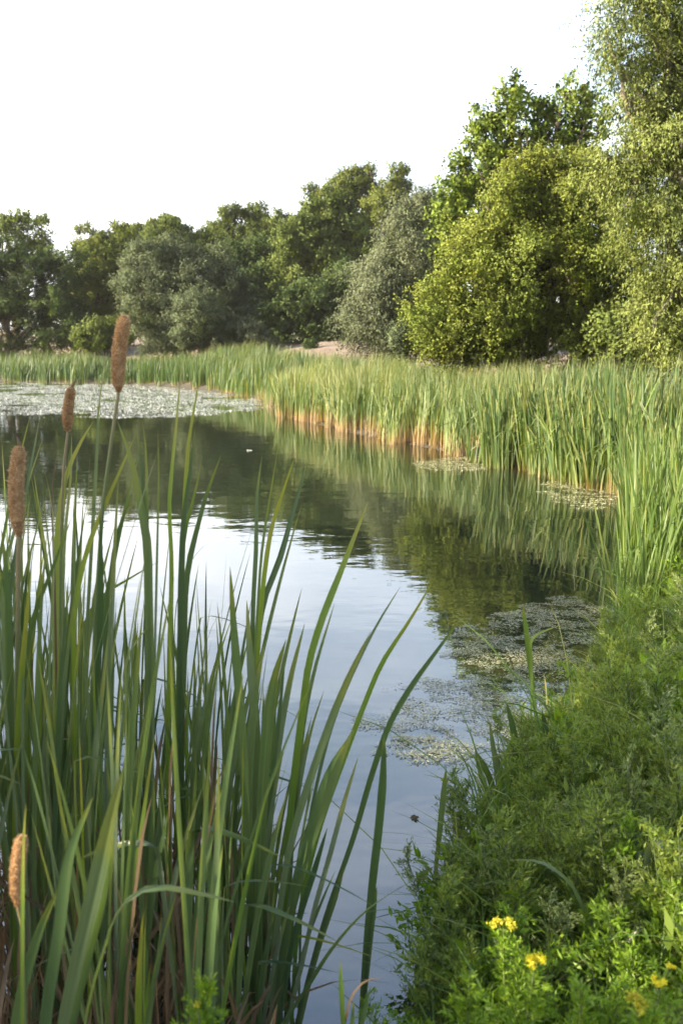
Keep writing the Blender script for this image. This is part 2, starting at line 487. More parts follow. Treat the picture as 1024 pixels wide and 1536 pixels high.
m, nt, out = new_mat('water')
ge = N(nt, 'ShaderNodeNewGeometry')
def wnoise(scale, stretch, detail):
    mp = N(nt, 'ShaderNodeMapping'); mp.inputs['Scale'].default_value = stretch
    n = N(nt, 'ShaderNodeTexNoise'); n.inputs['Scale'].default_value = scale; n.inputs['Detail'].default_value = detail
    nt.links.new(ge.outputs['Position'], mp.inputs[0]); nt.links.new(mp.outputs[0], n.inputs['Vector'])
    return n.outputs['Fac']
a = wnoise(2.2, (.8, 1.3, 1), 3); bb = wnoise(.45, (1, 1, 1), 1)
# calm and ruffled areas
cm = N(nt, 'ShaderNodeMapRange'); cm.inputs[1].default_value = .38; cm.inputs[2].default_value = .62; cm.inputs[3].default_value = .35; cm.inputs[4].default_value = 1.2
nt.links.new(bb, cm.inputs[0])
mu = N(nt, 'ShaderNodeMath', operation='MULTIPLY'); nt.links.new(a, mu.inputs[0]); nt.links.new(cm.outputs[0], mu.inputs[1])
bp = N(nt, 'ShaderNodeBump'); bp.inputs['Strength'].default_value = 1.0; bp.inputs['Distance'].default_value = .0042
nt.links.new(mu.outputs[0], bp.inputs['Height'])
b = N(nt, 'ShaderNodeBsdfPrincipled'); b.inputs['Base Color'].default_value = (.016, .022, .012, 1)
b.inputs['Roughness'].default_value = .02; b.inputs['IOR'].default_value = 2.4
nt.links.new(bp.outputs[0], b.inputs['Normal']); nt.links.new(b.outputs[0], out.inputs[0]); M['water'] = m
tag(mesh_np('water', np.array([[-40, -6, 0], [40, -6, 0], [40, 60, 0], [-40, 60, 0.]]), np.array([[0, 1, 2, 3]]), m),
    'still dark water of the pond', 'water', kind='structure')

# ------------------------------------------------------------------ trees
def fill_crown(lobes, n_leaf, L, Wd, g, sprig=.5, per=16, droop=0.0, clump=.30, rough=.2, hang=False, sprig_up=.25, core=.18):
    """lobes: (centre, radii). Leaves sit on twigs, twigs in clumps, clumps on the uneven skin of each lobe."""
    area = np.array([(r[0] * r[1] + r[1] * r[2] + r[0] * r[2]) for _, r in lobes])
    cnt = np.maximum(1, (n_leaf * area / area.sum() / per).astype(int))
    parts = []; nrms = []
    for (c, r), ns in zip(lobes, cnt):
        c = np.asarray(c); r = np.asarray(r)
        nc = int(np.clip(ns / 30, 10, 30))
        d = norm(g.normal(size=(nc, 3)))
        rad = 1 + rough * vnoise(d * 2.3 + c[None] * .7, 11) + g.normal(size=nc) * .045
        rad *= np.where(g.random(nc) < core, g.uniform(.35, .8, nc), 1)
        cc = c + d * r * rad[:, None] * .80
        cr = clump * 1.08 * r.mean() * g.uniform(.6, 1.25, nc)
        k = g.integers(0, nc, ns)
        off = norm(g.normal(size=(ns, 3))) * (g.random(ns) ** .5)[:, None] * cr[k][:, None] * np.array([1, 1, .72])
        p0 = cc[k] + off
        outd = norm(d[k] * .8 + norm(off) * .6 + g.normal(size=(ns, 3)) * .35 + np.array([0, 0, sprig_up]))
        if hang:
            outd = norm(outd * .35 + np.array([0, 0, -1.0]))
        sl = sprig * g.uniform(.5, 1.3, ns)
        t = g.random((ns, per))
        pts = p0[:, None] + outd[:, None] * (t * sl[:, None])[..., None]
        pts[..., 2] -= droop * (t * sl[:, None]) ** 2
        pts = pts + g.normal(size=(ns, per, 3)) * (L * .55)
        ax = outd[:, None] * .7 + g.normal(size=(ns, per, 3)) * .6 + np.array([0, 0, -.25 - droop])
        tone = np.clip(np.repeat(g.normal(.5, .17, nc)[k], per) + g.normal(0, .09, ns * per), 0, 1)
        n = ns * per
        nv = norm(d[k] * .55 + off / cr[k][:, None] * .75)[:, None] + g.normal(size=(ns, per, 3)) * .28
        nrms.append(np.repeat(norm(nv).reshape(-1, 3), 4, axis=0))
        parts.append(diamonds(pts.reshape(-1, 3), ax.reshape(-1, 3), L * g.uniform(.7, 1.25, n), Wd * g.uniform(.7, 1.25, n), g, tone))
    return (*merge(parts), np.concatenate(nrms))

def limb_path(a, b, g, n=7, wob=.06, sag=.12):
    a = np.asarray(a, float); b = np.asarray(b, float)
    t = np.linspace(0, 1, n)[:, None]
    L = np.linalg.norm(b - a)
    p = a + (b - a) * t
    p[:, 2] += (np.sin(t[:, 0] * np.pi) * sag * L)
    p[1:-1] += g.normal(size=(n - 2, 3)) * wob * L * .5
    return p

def tree(name, label, Y, lobes, mat, n_leaf, L, Wd, trunk_px=None, trunk_r=.14, seed=1, bark='bark', group=None, cat='tree', lean=None, trunks=1, limbs=True, flat=.85, bumps=5, **kw):
    """lobes in photo pixels (x, y, rx, ry, dY): their centres stand Y + dY metres away"""
    g = np.random.default_rng(seed)
    L3 = []
    for lb in lobes:
        x, y, rx, ry = lb[:4]; dY = lb[4] if len(lb) > 4 else 0
        c = P(x, y, Y + dY); s = mpp(x, y, Y + dY)
        L3.append((c, np.array([rx * s, min(rx, ry) * s * flat + .12 * max(rx, ry) * s, ry * s])))
    big = list(L3)
    for c, r in big:
        for q in range(bumps):
            d = norm(g.normal(size=3) + np.array([0, 0, .45]))
            k = g.uniform(.24, .46)
            L3.append((c + d * r * g.uniform(.72, 1.0), r * np.array([k, k, k * g.uniform(.8, 1.35)])))
    bx = trunk_px if trunk_px is not None else lobes[0][0]
    b0 = PX(bx, Y, 1.0); b0[2] = float(ground_z(np.array([b0[0]]), np.array([Y]))[0]) - .1
    root = empty(name, b0, label, cat, group)
    parts = []
    tops = sorted(L3, key=lambda q: q[0][2])
    for k in range(trunks):
        top = tops[-1 - k % len(tops)][0].copy()
        base = b0 + np.array([g.uniform(-.25, .25), g.uniform(-.15, .15), 0]) * (k > 0)
        tp = limb_path(base, top, g, 9, .05, 0.0)
        if lean is not None:
            tp[1:5] += np.outer([.2, .5, .6, .4], np.array([lean, 0, 0]))
        parts.append(tube(tp, np.linspace(trunk_r, trunk_r * .22, 9) * np.r_[1.25, np.ones(8)], 8))
        if limbs:
            for c, r in big:
                for q in range(2):
                    i = g.integers(1, 6)
                    e = c + norm(g.normal(size=3)) * r * .75
                    parts.append(tube(limb_path(tp[i], e, g, 7, .07, .04), np.linspace(trunk_r * .5, trunk_r * .08, 7), 6))
    v, f, u, r_ = merge(parts)
    mesh_np('trunk', v - b0, f, M[bark], root, u, r_, smooth=True)
    v, f, u, r_, nr = fill_crown(L3, n_leaf, L, Wd, g, **kw)
    zmin = b0[2] + .05
    v[:, 2] = np.maximum(v[:, 2], zmin)
    mesh_np('crown', v - b0, f, M[mat], root, u, r_, nrm=nr)
    return root

TREES_RIGHT, TREES_FAR = 'trees right of the pond', 'trees along the far bank'
# the golden leaning tree
tree('spreading_tree', 'broad golden green tree leaning over the reeds right of the pond', 20,
     [(815, 300, 66, 56, .3), (748, 335, 46, 46, -.2), (860, 350, 80, 80, .4), (715, 425, 62, 50, -.4), (800, 430, 96, 80, -.2), (660, 476, 46, 34, -.5),
      (890, 440, 70, 90, .5), (740, 500, 92, 46, -.5), (850, 520, 90, 46, 0), (812, 262, 36, 24, .4), (705, 372, 30, 26, 0), (880, 285, 46, 46, .6), (640, 478, 24, 20, -.5),
      (690, 520, 55, 28, -.5), (770, 285, 24, 30, 0), (930, 480, 40, 70, .5)],
     't_gold', 300000, .054, .030, trunk_px=772, trunk_r=.13, seed=11, group=TREES_RIGHT, lean=.35, trunks=2, sprig=.38, clump=.34, rough=.3, core=.2, bumps=8)
tree('poplar', 'tall loose poplar rising above the golden leaning tree', 27,
     [(770, 170, 24, 42, 0), (792, 200, 26, 44, .2), (748, 215, 24, 40, 0), (850, 180, 30, 44, .3), (825, 210, 26, 40, .2), (880, 185, 26, 46, .3), (716, 205, 18, 36, .1), (728, 250, 26, 34, 0), (692, 262, 16, 36, 0), (672, 290, 20, 36, 0),
      (690, 350, 32, 42, 0), (668, 345, 20, 40, -.2), (745, 300, 50, 50, .3), (690, 410, 36, 50, 0), (840, 280, 70, 60, .8), (820, 400, 90, 110, 1.2), (710, 470, 50, 60, .5)],
     't_poplar', 62000, .10, .075, trunk_px=765, trunk_r=.17, seed=12, group=TREES_RIGHT, sprig=.3, per=12, clump=.42, rough=.35, trunks=3, core=.1, sprig_up=.8)
tree('willow', 'pale green willow with drooping sprays at the right edge of the photo', 15,
     [(990, 50, 70, 62, 0), (930, 40, 34, 44, -.2), (915, 100, 30, 28, -.2), (1070, 150, 100, 110, .3), (1005, 230, 72, 64, -.2), (950, 285, 48, 52, -.4), (1060, 330, 100, 100, .3), (990, 350, 58, 52, -.3),
      (1030, 440, 66, 62, -.3), (1005, 520, 50, 48, -.4), (1100, 450, 110, 110, .6), (1080, 20, 90, 90, .3), (928, 240, 30, 32, -.3), (1000, -60, 90, 80, .2), (970, 160, 42, 34, -.2)],
     't_willow', 225000, .056, .019, trunk_px=1150, trunk_r=.2, seed=13, group=TREES_RIGHT, sprig=.5, per=20, droop=.9, clump=.38, rough=.42, core=.2, sprig_up=-.1, bark='bark_grey')
tree('round_willow', 'greyish sage willow with rounded lobes beside the bare bank', 36,
     [(622, 355, 42, 52, 0), (600, 405, 48, 50, -.4), (640, 430, 40, 60, 0), (575, 465, 54, 48, -.8), (610, 490, 60, 45, -.3), (632, 320, 30, 34, .2), (552, 480, 32, 36, -.8), (565, 425, 30, 32, -.6)],
     't_grey', 110000, .11, .034, trunk_px=590, trunk_r=.2, seed=14, group=TREES_RIGHT, sprig=.9, per=20, droop=.55, clump=.3, rough=.14, core=.12, sprig_up=.15, bark='bark_grey')
tree('shrub', 'small grey green shrub tucked against the golden leaning tree', 24,
     [(608, 512, 20, 24, 0), (622, 505, 18, 22, .2)], 't_greygreen', 6000, .09, .03, trunk_px=610, trunk_r=.04, seed=15, cat='shrub', sprig=.25, clump=.4)

def far(label, Y, lobes, mat, n, seed, L=.17, Wd=.105, name='broadleaf_tree', cat='tree', **kw):
    n = int(n * 2.1); L *= .8; Wd *= .8
    kw.setdefault('clump', .32); kw.setdefault('sprig', .5); kw.setdefault('per', 12); kw.setdefault('rough', .25)
    return tree(name, label, Y, lobes, M and mat, n, L, Wd, seed=seed, group=TREES_FAR if cat == 'tree' else 'shrubs along the far bank', cat=cat, trunk_r=kw.pop('trunk_r', .28), **kw)
tree('bush', 'dense green bush under the drooping willow at the right edge', 18,
     [(960, 500, 60, 50, 0), (1010, 480, 60, 60, .3), (1080, 500, 70, 60, .2), (930, 530, 40, 30, -.2)], 't_mid', 26000, .09, .055, trunk_px=990, trunk_r=.08, seed=16, cat='bush', sprig=.35, clump=.36)
far('sparse tree with sky showing through its top at the left edge', 62, [(30, 350, 28, 30), (62, 350, 18, 24), (40, 385, 34, 24), (10, 345, 18, 20), (66, 385, 14, 14)], 't_mid', 6500, 21, L=.19, rough=.4, trunk_px=30, sprig_up=.6)
far('large dark tree at the left edge below the sparse treetop', 56, [(30, 430, 62, 55), (80, 420, 46, 42, .5), (10, 490, 60, 50, -.5), (85, 490, 55, 45, -.6), (120, 500, 30, 30, -.8), (-40, 420, 50, 70)], 't_dark', 42000, 22, trunk_px=30)
far('bright yellowish tree right of the gap of sky at the left', 60, [(152, 392, 36, 42), (172, 366, 28, 26, .3), (140, 435, 30, 42), (190, 385, 22, 32), (170, 440, 45, 50, .4)], 't_light', 34000, 23, trunk_px=140)
far('dark bushy tree behind the round sage green tree', 64, [(245, 368, 34, 34), (212, 390, 34, 46), (295, 372, 40, 24, .5), (262, 356, 24, 20, .5), (200, 440, 40, 60)], 't_mid', 30000, 24, trunk_px=235)
far('yellow topped tree standing behind the other far trees at the left centre', 72, [(222, 358, 28, 22), (250, 346, 20, 18), (192, 356, 16, 18), (280, 366, 26, 18)], 't_light', 14000, 25, L=.2, Wd=.13, trunk_px=225, rough=.35)
far('round sage green tree in the middle of the far bank', 50, [(265, 410, 72, 48), (225, 430, 42, 58, -.3), (300, 440, 52, 55, -.4), (260, 480, 72, 46, -.6), (330, 425, 34, 46), (345, 480, 40, 44, -.3), (250, 508, 60, 22, -.6), (330, 510, 40, 20, -.5)], 't_greygreen', 75000, 26, L=.17, Wd=.055, clump=.26, rough=.13, trunk_px=265, sprig=.5)
far('low sage shrub in front of the round sage green tree', 46, [(300, 478, 36, 40), (285, 500, 34, 24), (322, 500, 28, 26)], 't_greygreen', 16000, 27, L=.14, Wd=.05, name='shrub', cat='shrub', trunk_px=300, trunk_r=.08, clump=.3, rough=.15, sprig=.4)
far('dark tree with three ragged tops behind the far centre', 66, [(352, 336, 20, 26), (388, 338, 24, 28, .4), (380, 378, 44, 34), (418, 352, 18, 28), (335, 368, 22, 24), (324, 356, 12, 20, .5)], 't_mid', 26000, 28, rough=.4, trunk_px=375, sprig_up=.5)
far('dark spreading tree right of the round sage green tree', 55, [(365, 420, 46, 44), (400, 400, 40, 40, .4), (340, 400, 26, 34, .3), (380, 465, 44, 44, -.3), (415, 440, 40, 60), (345, 455, 30, 50)], 't_dark', 42000, 29, trunk_px=380)
far('broad tree with a sunlit left side right of the far centre', 54, [(468, 350, 36, 38), (505, 375, 46, 46, .4), (445, 385, 34, 50), (480, 425, 62, 56), (540, 420, 44, 60, .6), (500, 330, 36, 30, .3), (425, 410, 26, 40)], 't_mid', 60000, 30, trunk_px=480, L=.2, Wd=.12)
far('pale airy poplar left of the notch in the far treetops', 68, [(520, 288, 24, 28), (545, 278, 18, 26), (500, 306, 22, 28), (468, 300, 14, 22), (535, 328, 36, 34), (564, 308, 16, 36)], 't_light', 22000, 31, L=.18, name='poplar', rough=.35, trunk_px=525, sprig_up=.7)
far('slender airy poplar just left of the sage willow', 66, [(592, 275, 18, 26), (600, 305, 16, 34), (580, 315, 22, 36), (585, 350, 26, 40), (602, 265, 10, 16)], 't_light', 9000, 32, L=.18, name='poplar', rough=.35, trunk_px=590, trunk_r=.18, sprig_up=.8)
far('dark bush with layered boughs above the bare bank', 50, [(430, 470, 40, 36), (480, 465, 48, 42), (455, 500, 60, 26), (520, 450, 40, 54, .6), (405, 490, 30, 30), (530, 490, 36, 34)], 't_dark', 34000, 33, name='bush', cat='bush', trunk_px=465, trunk_r=.12)
far('pale rounded shrub at the left end of the bare bank', 46, [(382, 506, 22, 16), (370, 500, 18, 16), (398, 512, 14, 10)], 't_grey', 6500, 34, L=.13, Wd=.05, name='shrub', cat='shrub', trunk_px=382, trunk_r=.05, sprig=.3)
far('tiny dark shrub alone on the bare bank', 45, [(467, 520, 9, 8), (464, 516, 6, 6)], 't_dark', 1400, 35, L=.11, Wd=.06, name='shrub', cat='shrub', trunk_px=467, trunk_r=.03, sprig=.2)
far('low light green bush between the left dark tree and the sage tree', 50, [(150, 505, 30, 20), (175, 500, 24, 20), (130, 512, 20, 14)], 't_mid', 9000, 36, L=.16, Wd=.09, name='bush', cat='bush', trunk_px=155, trunk_r=.07, sprig=.4)
far('tall dark tree filling the gap behind the yellowish tree', 74, [(180, 430, 55, 60), (120, 470, 40, 50), (250, 430, 60, 60)], 't_dark', 26000, 37, L=.22, Wd=.15, trunk_px=165)
far('dark tree between the leaning tree and the sage willow', 60, [(650, 420, 60, 90), (590, 420, 50, 70), (640, 330, 30, 40)], 't_dark', 22000, 38, L=.2, Wd=.13, trunk_px=640)
far('dark tree behind the layered bush and the sunlit broad tree', 70, [(420, 420, 60, 80), (520, 430, 70, 80), (340, 430, 60, 70), (470, 400, 60, 80)], 't_dark', 34000, 39, L=.22, Wd=.15, trunk_px=450)

# trees on the left bank, just outside the picture: they keep the near shore in shade
def side_tree(loc, h, r, seed, label):
    g = np.random.default_rng(seed)
    b0 = np.array([loc[0], loc[1], float(ground_z(np.array([loc[0]]), np.array([loc[1]]))[0]) - .1])
    root = empty('broadleaf_tree', b0, label, 'tree', 'trees on the left bank')
    lob = []
    for k in range(7):
        a = g.uniform(0, 6.28)
        lob.append((np.array([math.cos(a) * r * .5, math.sin(a) * r * .5, h * g.uniform(.3, .78)]), np.array([r * .6, r * .6, h * .2])))
    v, f, u, q = tube(limb_path((0, 0, 0), (0, 0, h * .8), g, 8, .03, 0), np.linspace(.2, .04, 8), 8)
    mesh_np('trunk', v, f, M['bark'], root, u, q, smooth=True)
    v, f, u, q, nr = fill_crown(lob, 16000, .2, .14, g, sprig=.5, clump=.36)
    mesh_np('crown', v, f, M['t_dark'], root, u, q, nrm=nr)
side_tree((-12.5, -7.0), 7.2, 3.0, 51, 'dark round tree on the left bank beside the photographer')
side_tree((-12.0, -2.4), 7.0, 2.9, 52, 'dark round tree on the left bank beyond the nearest one')
side_tree((-13.0, 2.2), 6.8, 2.8, 53, 'dark round tree on the left bank farthest from the photographer')

# ------------------------------------------------------------------ reed beds (stuff)
def shore_points(i0, i1, n, d0, d1, g):
    """points scattered landward (d > 0) and waterward of shore segments i0..i1"""
    seg = [(POND[i], POND[i + 1]) for i in range(i0, i1)]
    ln = np.array([np.linalg.norm(b - a) for a, b in seg])
    k = g.choice(len(seg), n, p=ln / ln.sum())
    A = np.array([s[0] for s in seg])[k]; B = np.array([s[1] for s in seg])[k]
    t = g.random(n)[:, None]
    p = A + (B - A) * t
    tn = norm(B - A)
    out = np.stack([tn[:, 1], -tn[:, 0]], -1)
    q = (A + B) / 2 + out * .05
    out = np.where((sdist(q[:, 0], q[:, 1]) < 0)[:, None], -out, out)
    d = g.uniform(d0, d1, n)
    p = p + out * d[:, None]
    d = sdist(p[:, 0], p[:, 1])
    k = (d > d0) & (d < d1)
    return p[k], d[k]

def reed_bed(label, pts, d, h, w, mat, g, seg=4, name='reed_bed', clumpy=.8, lean=.28, cat='reeds'):
    n = len(pts)
    cl = vnoise(pts * 1.4, 21) * .5 + vnoise(pts * 4.0, 22) * .5
    keep = g.random(n) < np.clip(.58 + 1.9 * clumpy * cl, .06, 1)
    keep &= d > -.12 + .45 * vnoise(pts * 1.5, 23) + .25 * vnoise(pts * 5, 27)
    pts, d, cl = pts[keep], d[keep], cl[keep]; n = len(pts)
    z0 = np.minimum(ground_z(pts[:, 0], pts[:, 1]), 10) - .03
    big = vnoise(pts * .55, 24)
    hh = h * (1 + .14 * cl + .27 * big) * g.uniform(.5, 1.1, n) ** .7
    a = 2.6 * vnoise(pts * 1.1, 25) + g.normal(0.3, .8, n); ln = hh * g.gamma(2., lean / 2, n) * (.7 + .5 * vnoise(pts * 1.7, 26))
    t = np.linspace(0, 1, seg + 1)
    path = np.empty((n, seg + 1, 3))
    path[..., 0] = pts[:, :1] + (np.cos(a) * ln)[:, None] * t ** 2
    path[..., 1] = pts[:, 1:] + (np.sin(a) * ln)[:, None] * t ** 2
    path[..., 2] = z0[:, None] + hh[:, None] * (t - .1 * (ln / hh)[:, None] * t ** 2.5)
    prof = np.minimum(1, (1 - t) / .5) ** .8 * .85 + .03
    tone = np.clip(g.beta(2, 2.8, n) + cl * .42 + big * .2, 0, 1)
    v, f, u, r = ribbons(path, w * g.uniform(.6, 1.3, n), g.uniform(0, 6.28, n), g.normal(0, .8, n), 0, prof, g, tone)
    return tag(mesh_np(name, v, f, M[mat], None, u, r), label, cat, kind='stuff')

g = np.random.default_rng(100)
p, d = shore_points(14, 17, 20000, -.3, 4.5, g)
reed_bed('green reeds lining the far left shore behind the pale water weed', p, d, 1.12, .04, 'reed_green', g, 3)
xs = g.uniform(-34, -17, 9000); ys = g.uniform(47, 57, 9000)
k = sdist(xs, ys) > 0
p2 = np.stack([xs[k], ys[k]], -1)
reed_bed('green reeds continuing past the left edge of the far shore', p2, sdist(p2[:, 0], p2[:, 1]), 1.12, .04, 'reed_green', g, 3)
p, d = shore_points(12, 15, 15000, -.35, 5.5, g)
reed_bed('pale green reeds with rusty bases between far shore and middle', p[d < 3.6], d[d < 3.6], .76, .032, 'reed', g, 4)
p, d = shore_points(9, 13, 30000, -.35, 3.4, g)
reed_bed('tall green reeds with rusty orange bases in the middle distance', p, d, 1.10, .02, 'reed_straw', g, 5)
p, d = shore_points(7, 10, 9000, .9, 4.5, g)
reed_bed('reeds filling the marsh behind the cattail clumps on the right', p, d, 1.26, .018, 'reed_green', g, 5)
# dry stalks standing along the water's edge
p, d = shore_points(9, 14, 4200, -.5, .5, g)
reed_bed('rusty dry stalks standing at the foot of the middle reeds', p, d, .42, .010, 'reed_stalk', g, 3, name='dry_stalks', clumpy=1.2, lean=.25, cat='dry stalks')
# fringe of grass in front of the trees
xs = g.uniform(2.2, 12, 15000); ys = g.uniform(15, 19.5, 15000)
p2 = np.stack([xs, ys], -1); k = sdist(xs, ys) > 1.0
reed_bed('tall grass at the foot of the golden leaning tree', p2[k], np.full(k.sum(), 3.), .85, .018, 'reed', g, 4, name='tall_grass', cat='grass')

# cattail clumps that can be told apart at the front of the right-hand bed
def clump_mesh(g, n, h, w, spread, mat='reed', straw=.12):
    a = g.uniform(0, 6.28, n); r0 = spread * np.sqrt(g.random(n))
    bx, by = np.cos(a) * r0, np.sin(a) * r0
    ld = a + g.normal(0, .7, n)
    hh = h * g.uniform(.6, 1.05, n); ln = hh * g.gamma(2.0, .045, n) + .05 * hh
    K = 9; t = np.linspace(0, 1, K)
    path = np.empty((n, K, 3))
    path[..., 0] = bx[:, None] + (np.cos(ld) * ln)[:, None] * (.35 * t + .65 * t ** 2.2)
    path[..., 1] = by[:, None] + (np.sin(ld) * ln)[:, None] * (.35 * t + .65 * t ** 2.2)
    path[..., 2] = hh[:, None] * (t - .2 * (ln / hh)[:, None] * t ** 3)
    # some leaves fold over near the tip
    fold = g.random(n) < .12
    kf = np.clip((t - .68) / .32, 0, 1)
    path[fold, :, 2] -= (hh[fold, None] * .42) * kf ** 1.3
    path[fold, :, 0] += np.cos(ld[fold])[:, None] * .18 * kf; path[fold, :, 1] += np.sin(ld[fold])[:, None] * .18 * kf
    return ribbons(path, w * g.uniform(.6, 1.3, n), g.uniform(0, 6.28, n), g.normal(0, 1.1, n), .1, None, g, g.beta(2, 2.4, n))

g = np.random.default_rng(200)
def protos(k, fn, name, label, cat, group, mat):
    out = []
    for i in range(k):
        v, f, u, r = fn()
        out.append(tag(mesh_np(name, v, f, M[mat], None, u, r, smooth=True), label, cat, group))
    return out
LAB_C = 'green cattail clump with tan bases in the row right of the pond'
PR = protos(7, lambda: clump_mesh(g, 28, 1.42, .021, .13), 'cattail_clump', LAB_C, 'cattails', 'cattail clumps right of the pond', 'reed')
pts, d = shore_points(7, 9, 150, -.55, .75, g)
kk = vnoise(pts * 2.6, 41) > -.22
pts = pts[kk]
for i, (x, y) in enumerate(pts):
    z = float(ground_z(np.array([x]), np.array([y]))[0]) - .04
    o = PR[i] if i < len(PR) else PR[i % len(PR)].copy()
    if i >= len(PR): col.objects.link(o)
    o.location = (x, y, z); o.rotation_euler = (g.normal(0, .05), g.normal(0, .05), g.uniform(0, 6.28)); o.scale = (1, 1, g.uniform(.72, 1.14))
# the one splayed, leaning clump at the left end of that row
v, f, u, r = clump_mesh(g, 9, 1.35, .03, .07)
b0 = PX(768, 13.5)
o = tag(mesh_np('cattail_clump', v, f, M['reed_green'], None, u, r, smooth=True, loc=(b0[0], b0[1], -.05)), 'pale cattail clump leaning left at the left end of the clump row', 'cattails')
o.rotation_euler = (0, R(-9), 1.0)
b0 = W(898, 722)
g2 = np.random.default_rng(5)
def clod(size, seed, flat=.4, n=22):
    gg = np.random.default_rng(seed)
    th, ph = np.meshgrid(np.linspace(0, 2 * np.pi, n, endpoint=False), np.linspace(0, np.pi, n // 2))
    d = np.stack([np.cos(th) * np.sin(ph), np.sin(th) * np.sin(ph), np.cos(ph)], -1).reshape(-1, 3)
    r = 1 + .25 * vnoise(d * 2.2, seed) + .08 * vnoise(d * 7, seed + 1)
    v = d * r[:, None] * np.array(size) * np.array([1, 1, flat])
    idx = np.arange(len(v)).reshape(n // 2, n); j = np.roll(idx, -1, 1)
    return v, np.stack([idx[:-1], j[:-1], j[1:], idx[1:]], -1).reshape(-1, 4)
v, f = clod((.42, .22, .28), 61, .35)
tag(mesh_np('mud_clod', v, f, M['clod'], smooth=True, loc=(b0[0], b0[1] + .1, .02)), 'pale matted mud lump at the water edge under the right reeds', 'mud lump')
b0 = P(442, 541, 40)
v, f = clod((.34, .16, .16), 62, .5)
tag(mesh_np('stone', v, f, M['stone'], smooth=True, loc=(b0[0], b0[1], float(ground_z(np.array([b0[0]]), np.array([40.]))[0]) + .05)), 'pale flat stone lying on the bare far bank', 'stone')

# ------------------------------------------------------------------ floating weed
def floating(label, n, centre_px, rad_px, size, mat, g, thr=-.1, nscale=2.0, name='floating_weed', cat='water weed', tilt=.25, soft=.25, lace=0.0, fat=.55):
    pts = []
    while sum(len(p) for p in pts) < n:
        a = g.uniform(-1, 1, (n * 3, 2))
        rr = np.hypot(a[:, 0], a[:, 1])
        x = centre_px[0] + a[:, 0] * rad_px[0]; y = centre_px[1] + a[:, 1] * rad_px[1]
        v = (768 - y) / F; dy = CP + v * SP; dz = -SP + v * CP
        t = -H / dz
        p = np.stack([(x - 512) / F * t, dy * t], -1)
        nz = vnoise(p * np.array([.8, 1.5]) * nscale, 31) * .6 + vnoise(p * nscale * 3.3, 32) * .5 + vnoise(p * nscale * 9, 33) * .3
        keep = (nz - np.maximum(0, (rr - (1 - soft)) / soft) * .9 > thr) & (rr < 1) & (sdist(p[:, 0], p[:, 1]) < .05)
        if lace:
            keep &= (np.abs(vnoise(p * np.array([1, 1.7]) * lace, 35)) < .22) | (np.abs(vnoise(p * np.array([1, 1.7]) * lace * 1.9, 36)) < .16) | (g.random(len(p)) < .12)
        # accept by real area so that near and far parts are equally dense
        acc = t ** 3 / (t ** 3).max()
        keep &= g.random(len(p)) < np.maximum(acc, .05)
        pts.append(p[keep])
    p = np.concatenate(pts)[:n]; n = len(p)
    c = np.concatenate([p, (.006 + g.random((n, 1)) * .006)], 1)
    ax = g.normal(size=(n, 3)); ax[:, 2] *= tilt * .5
    v, f, u, r = diamonds(c, ax, size * g.uniform(.5, 1.4, n), size * fat * g.uniform(.5, 1.4, n), g, up=tilt)
    v[:, 2] = np.maximum(v[:, 2], .004)
    return tag(mesh_np(name, v, f, M[mat], None, u, r), label, cat, kind='stuff')
g = np.random.default_rng(300)
floating('pale sheet of floating weed on the far left water', 75000, (150, 600), (272, 30), .034, 'scum', g, -.5, .4, tilt=.35, soft=.4, lace=1.6)
floating('pale strip of floating weed under the middle reeds', 3600, (695, 697), (78, 11), .020, 'weed', g, -.6, 1.2, tilt=.4, lace=4)
floating('speckled floating weed in front of the mud lump', 5200, (875, 740), (95, 27), .018, 'weed', g, -.35, 1.5, tilt=.4, soft=.5, lace=5)
floating('scattered mat of floating weed at the right bank', 17000, (850, 1015), (200, 120), .021, 'weed', g, -.42, 1.6, tilt=.25, soft=.4, lace=5, fat=.22)
floating('thin lacy weed drifting in mid water', 7000, (690, 1070), (180, 85), .017, 'weed', g, -.15, 2.4, tilt=.25, soft=.5, lace=6, fat=.22)
floating('small loose trail of weed drifting near the left cattails', 900, (610, 1125), (100, 34), .015, 'weed', g, -.05, 4, tilt=.25, soft=.6, lace=7, fat=.25)
def scrap(name, label, px, size, mat, seed, cat):
    gg = np.random.default_rng(seed); p = W(*px)
    n = 16
    c = np.concatenate([gg.normal(0, size * .35, (n, 2)), np.full((n, 1), .006)], 1)
    v, f, u, r = diamonds(c, gg.normal(size=(n, 3)) * np.array([1, 1, .2]), size, size * .5, gg, up=.5)
    v[:, 2] = np.maximum(v[:, 2], .004)
    tag(mesh_np(name, v, f, M[mat], None, u, r, loc=(p[0], p[1], 0)), label, cat)
scrap('dead_leaf', 'small brown leaf floating alone on open water near the right bank', (622, 1228), .022, 'dead_leaf', 71, 'leaf')
scrap('floating_leaf', 'faint pale leaf scrap floating right of the brown leaf', (672, 1215), .016, 'weed', 72, 'leaf')
scrap('feather', 'white speck of fluff floating beyond the bent cattail leaves', (374, 676), .05, 'scum', 73, 'feather')

# ------------------------------------------------------------------ foreground cattails
def px_path(pts, base_x, Yb, Yt, n=22, zb=-.06):
    """pts: photo pixels from tip to root; extended down to the base under water"""
    pts = pts[::-1]
    b = PX(base_x, Yb, zb)
    L = [b]
    # cumulative pixel height decides how the distance changes along the leaf
    y0 = 768 + F * math.tan(math.atan(H / Yb) - PITCH); y1 = pts[-1][1]
    for x, y in pts:
        k = np.clip((y0 - y) / (y0 - y1), 0, 1)
        q = P(x, y, Yb + (Yt - Yb) * k ** 1.5)
        if q[2] > L[-1][2] + .02 or len(L) > 2:
            L.append(q)
    return spline(np.array(L), n)

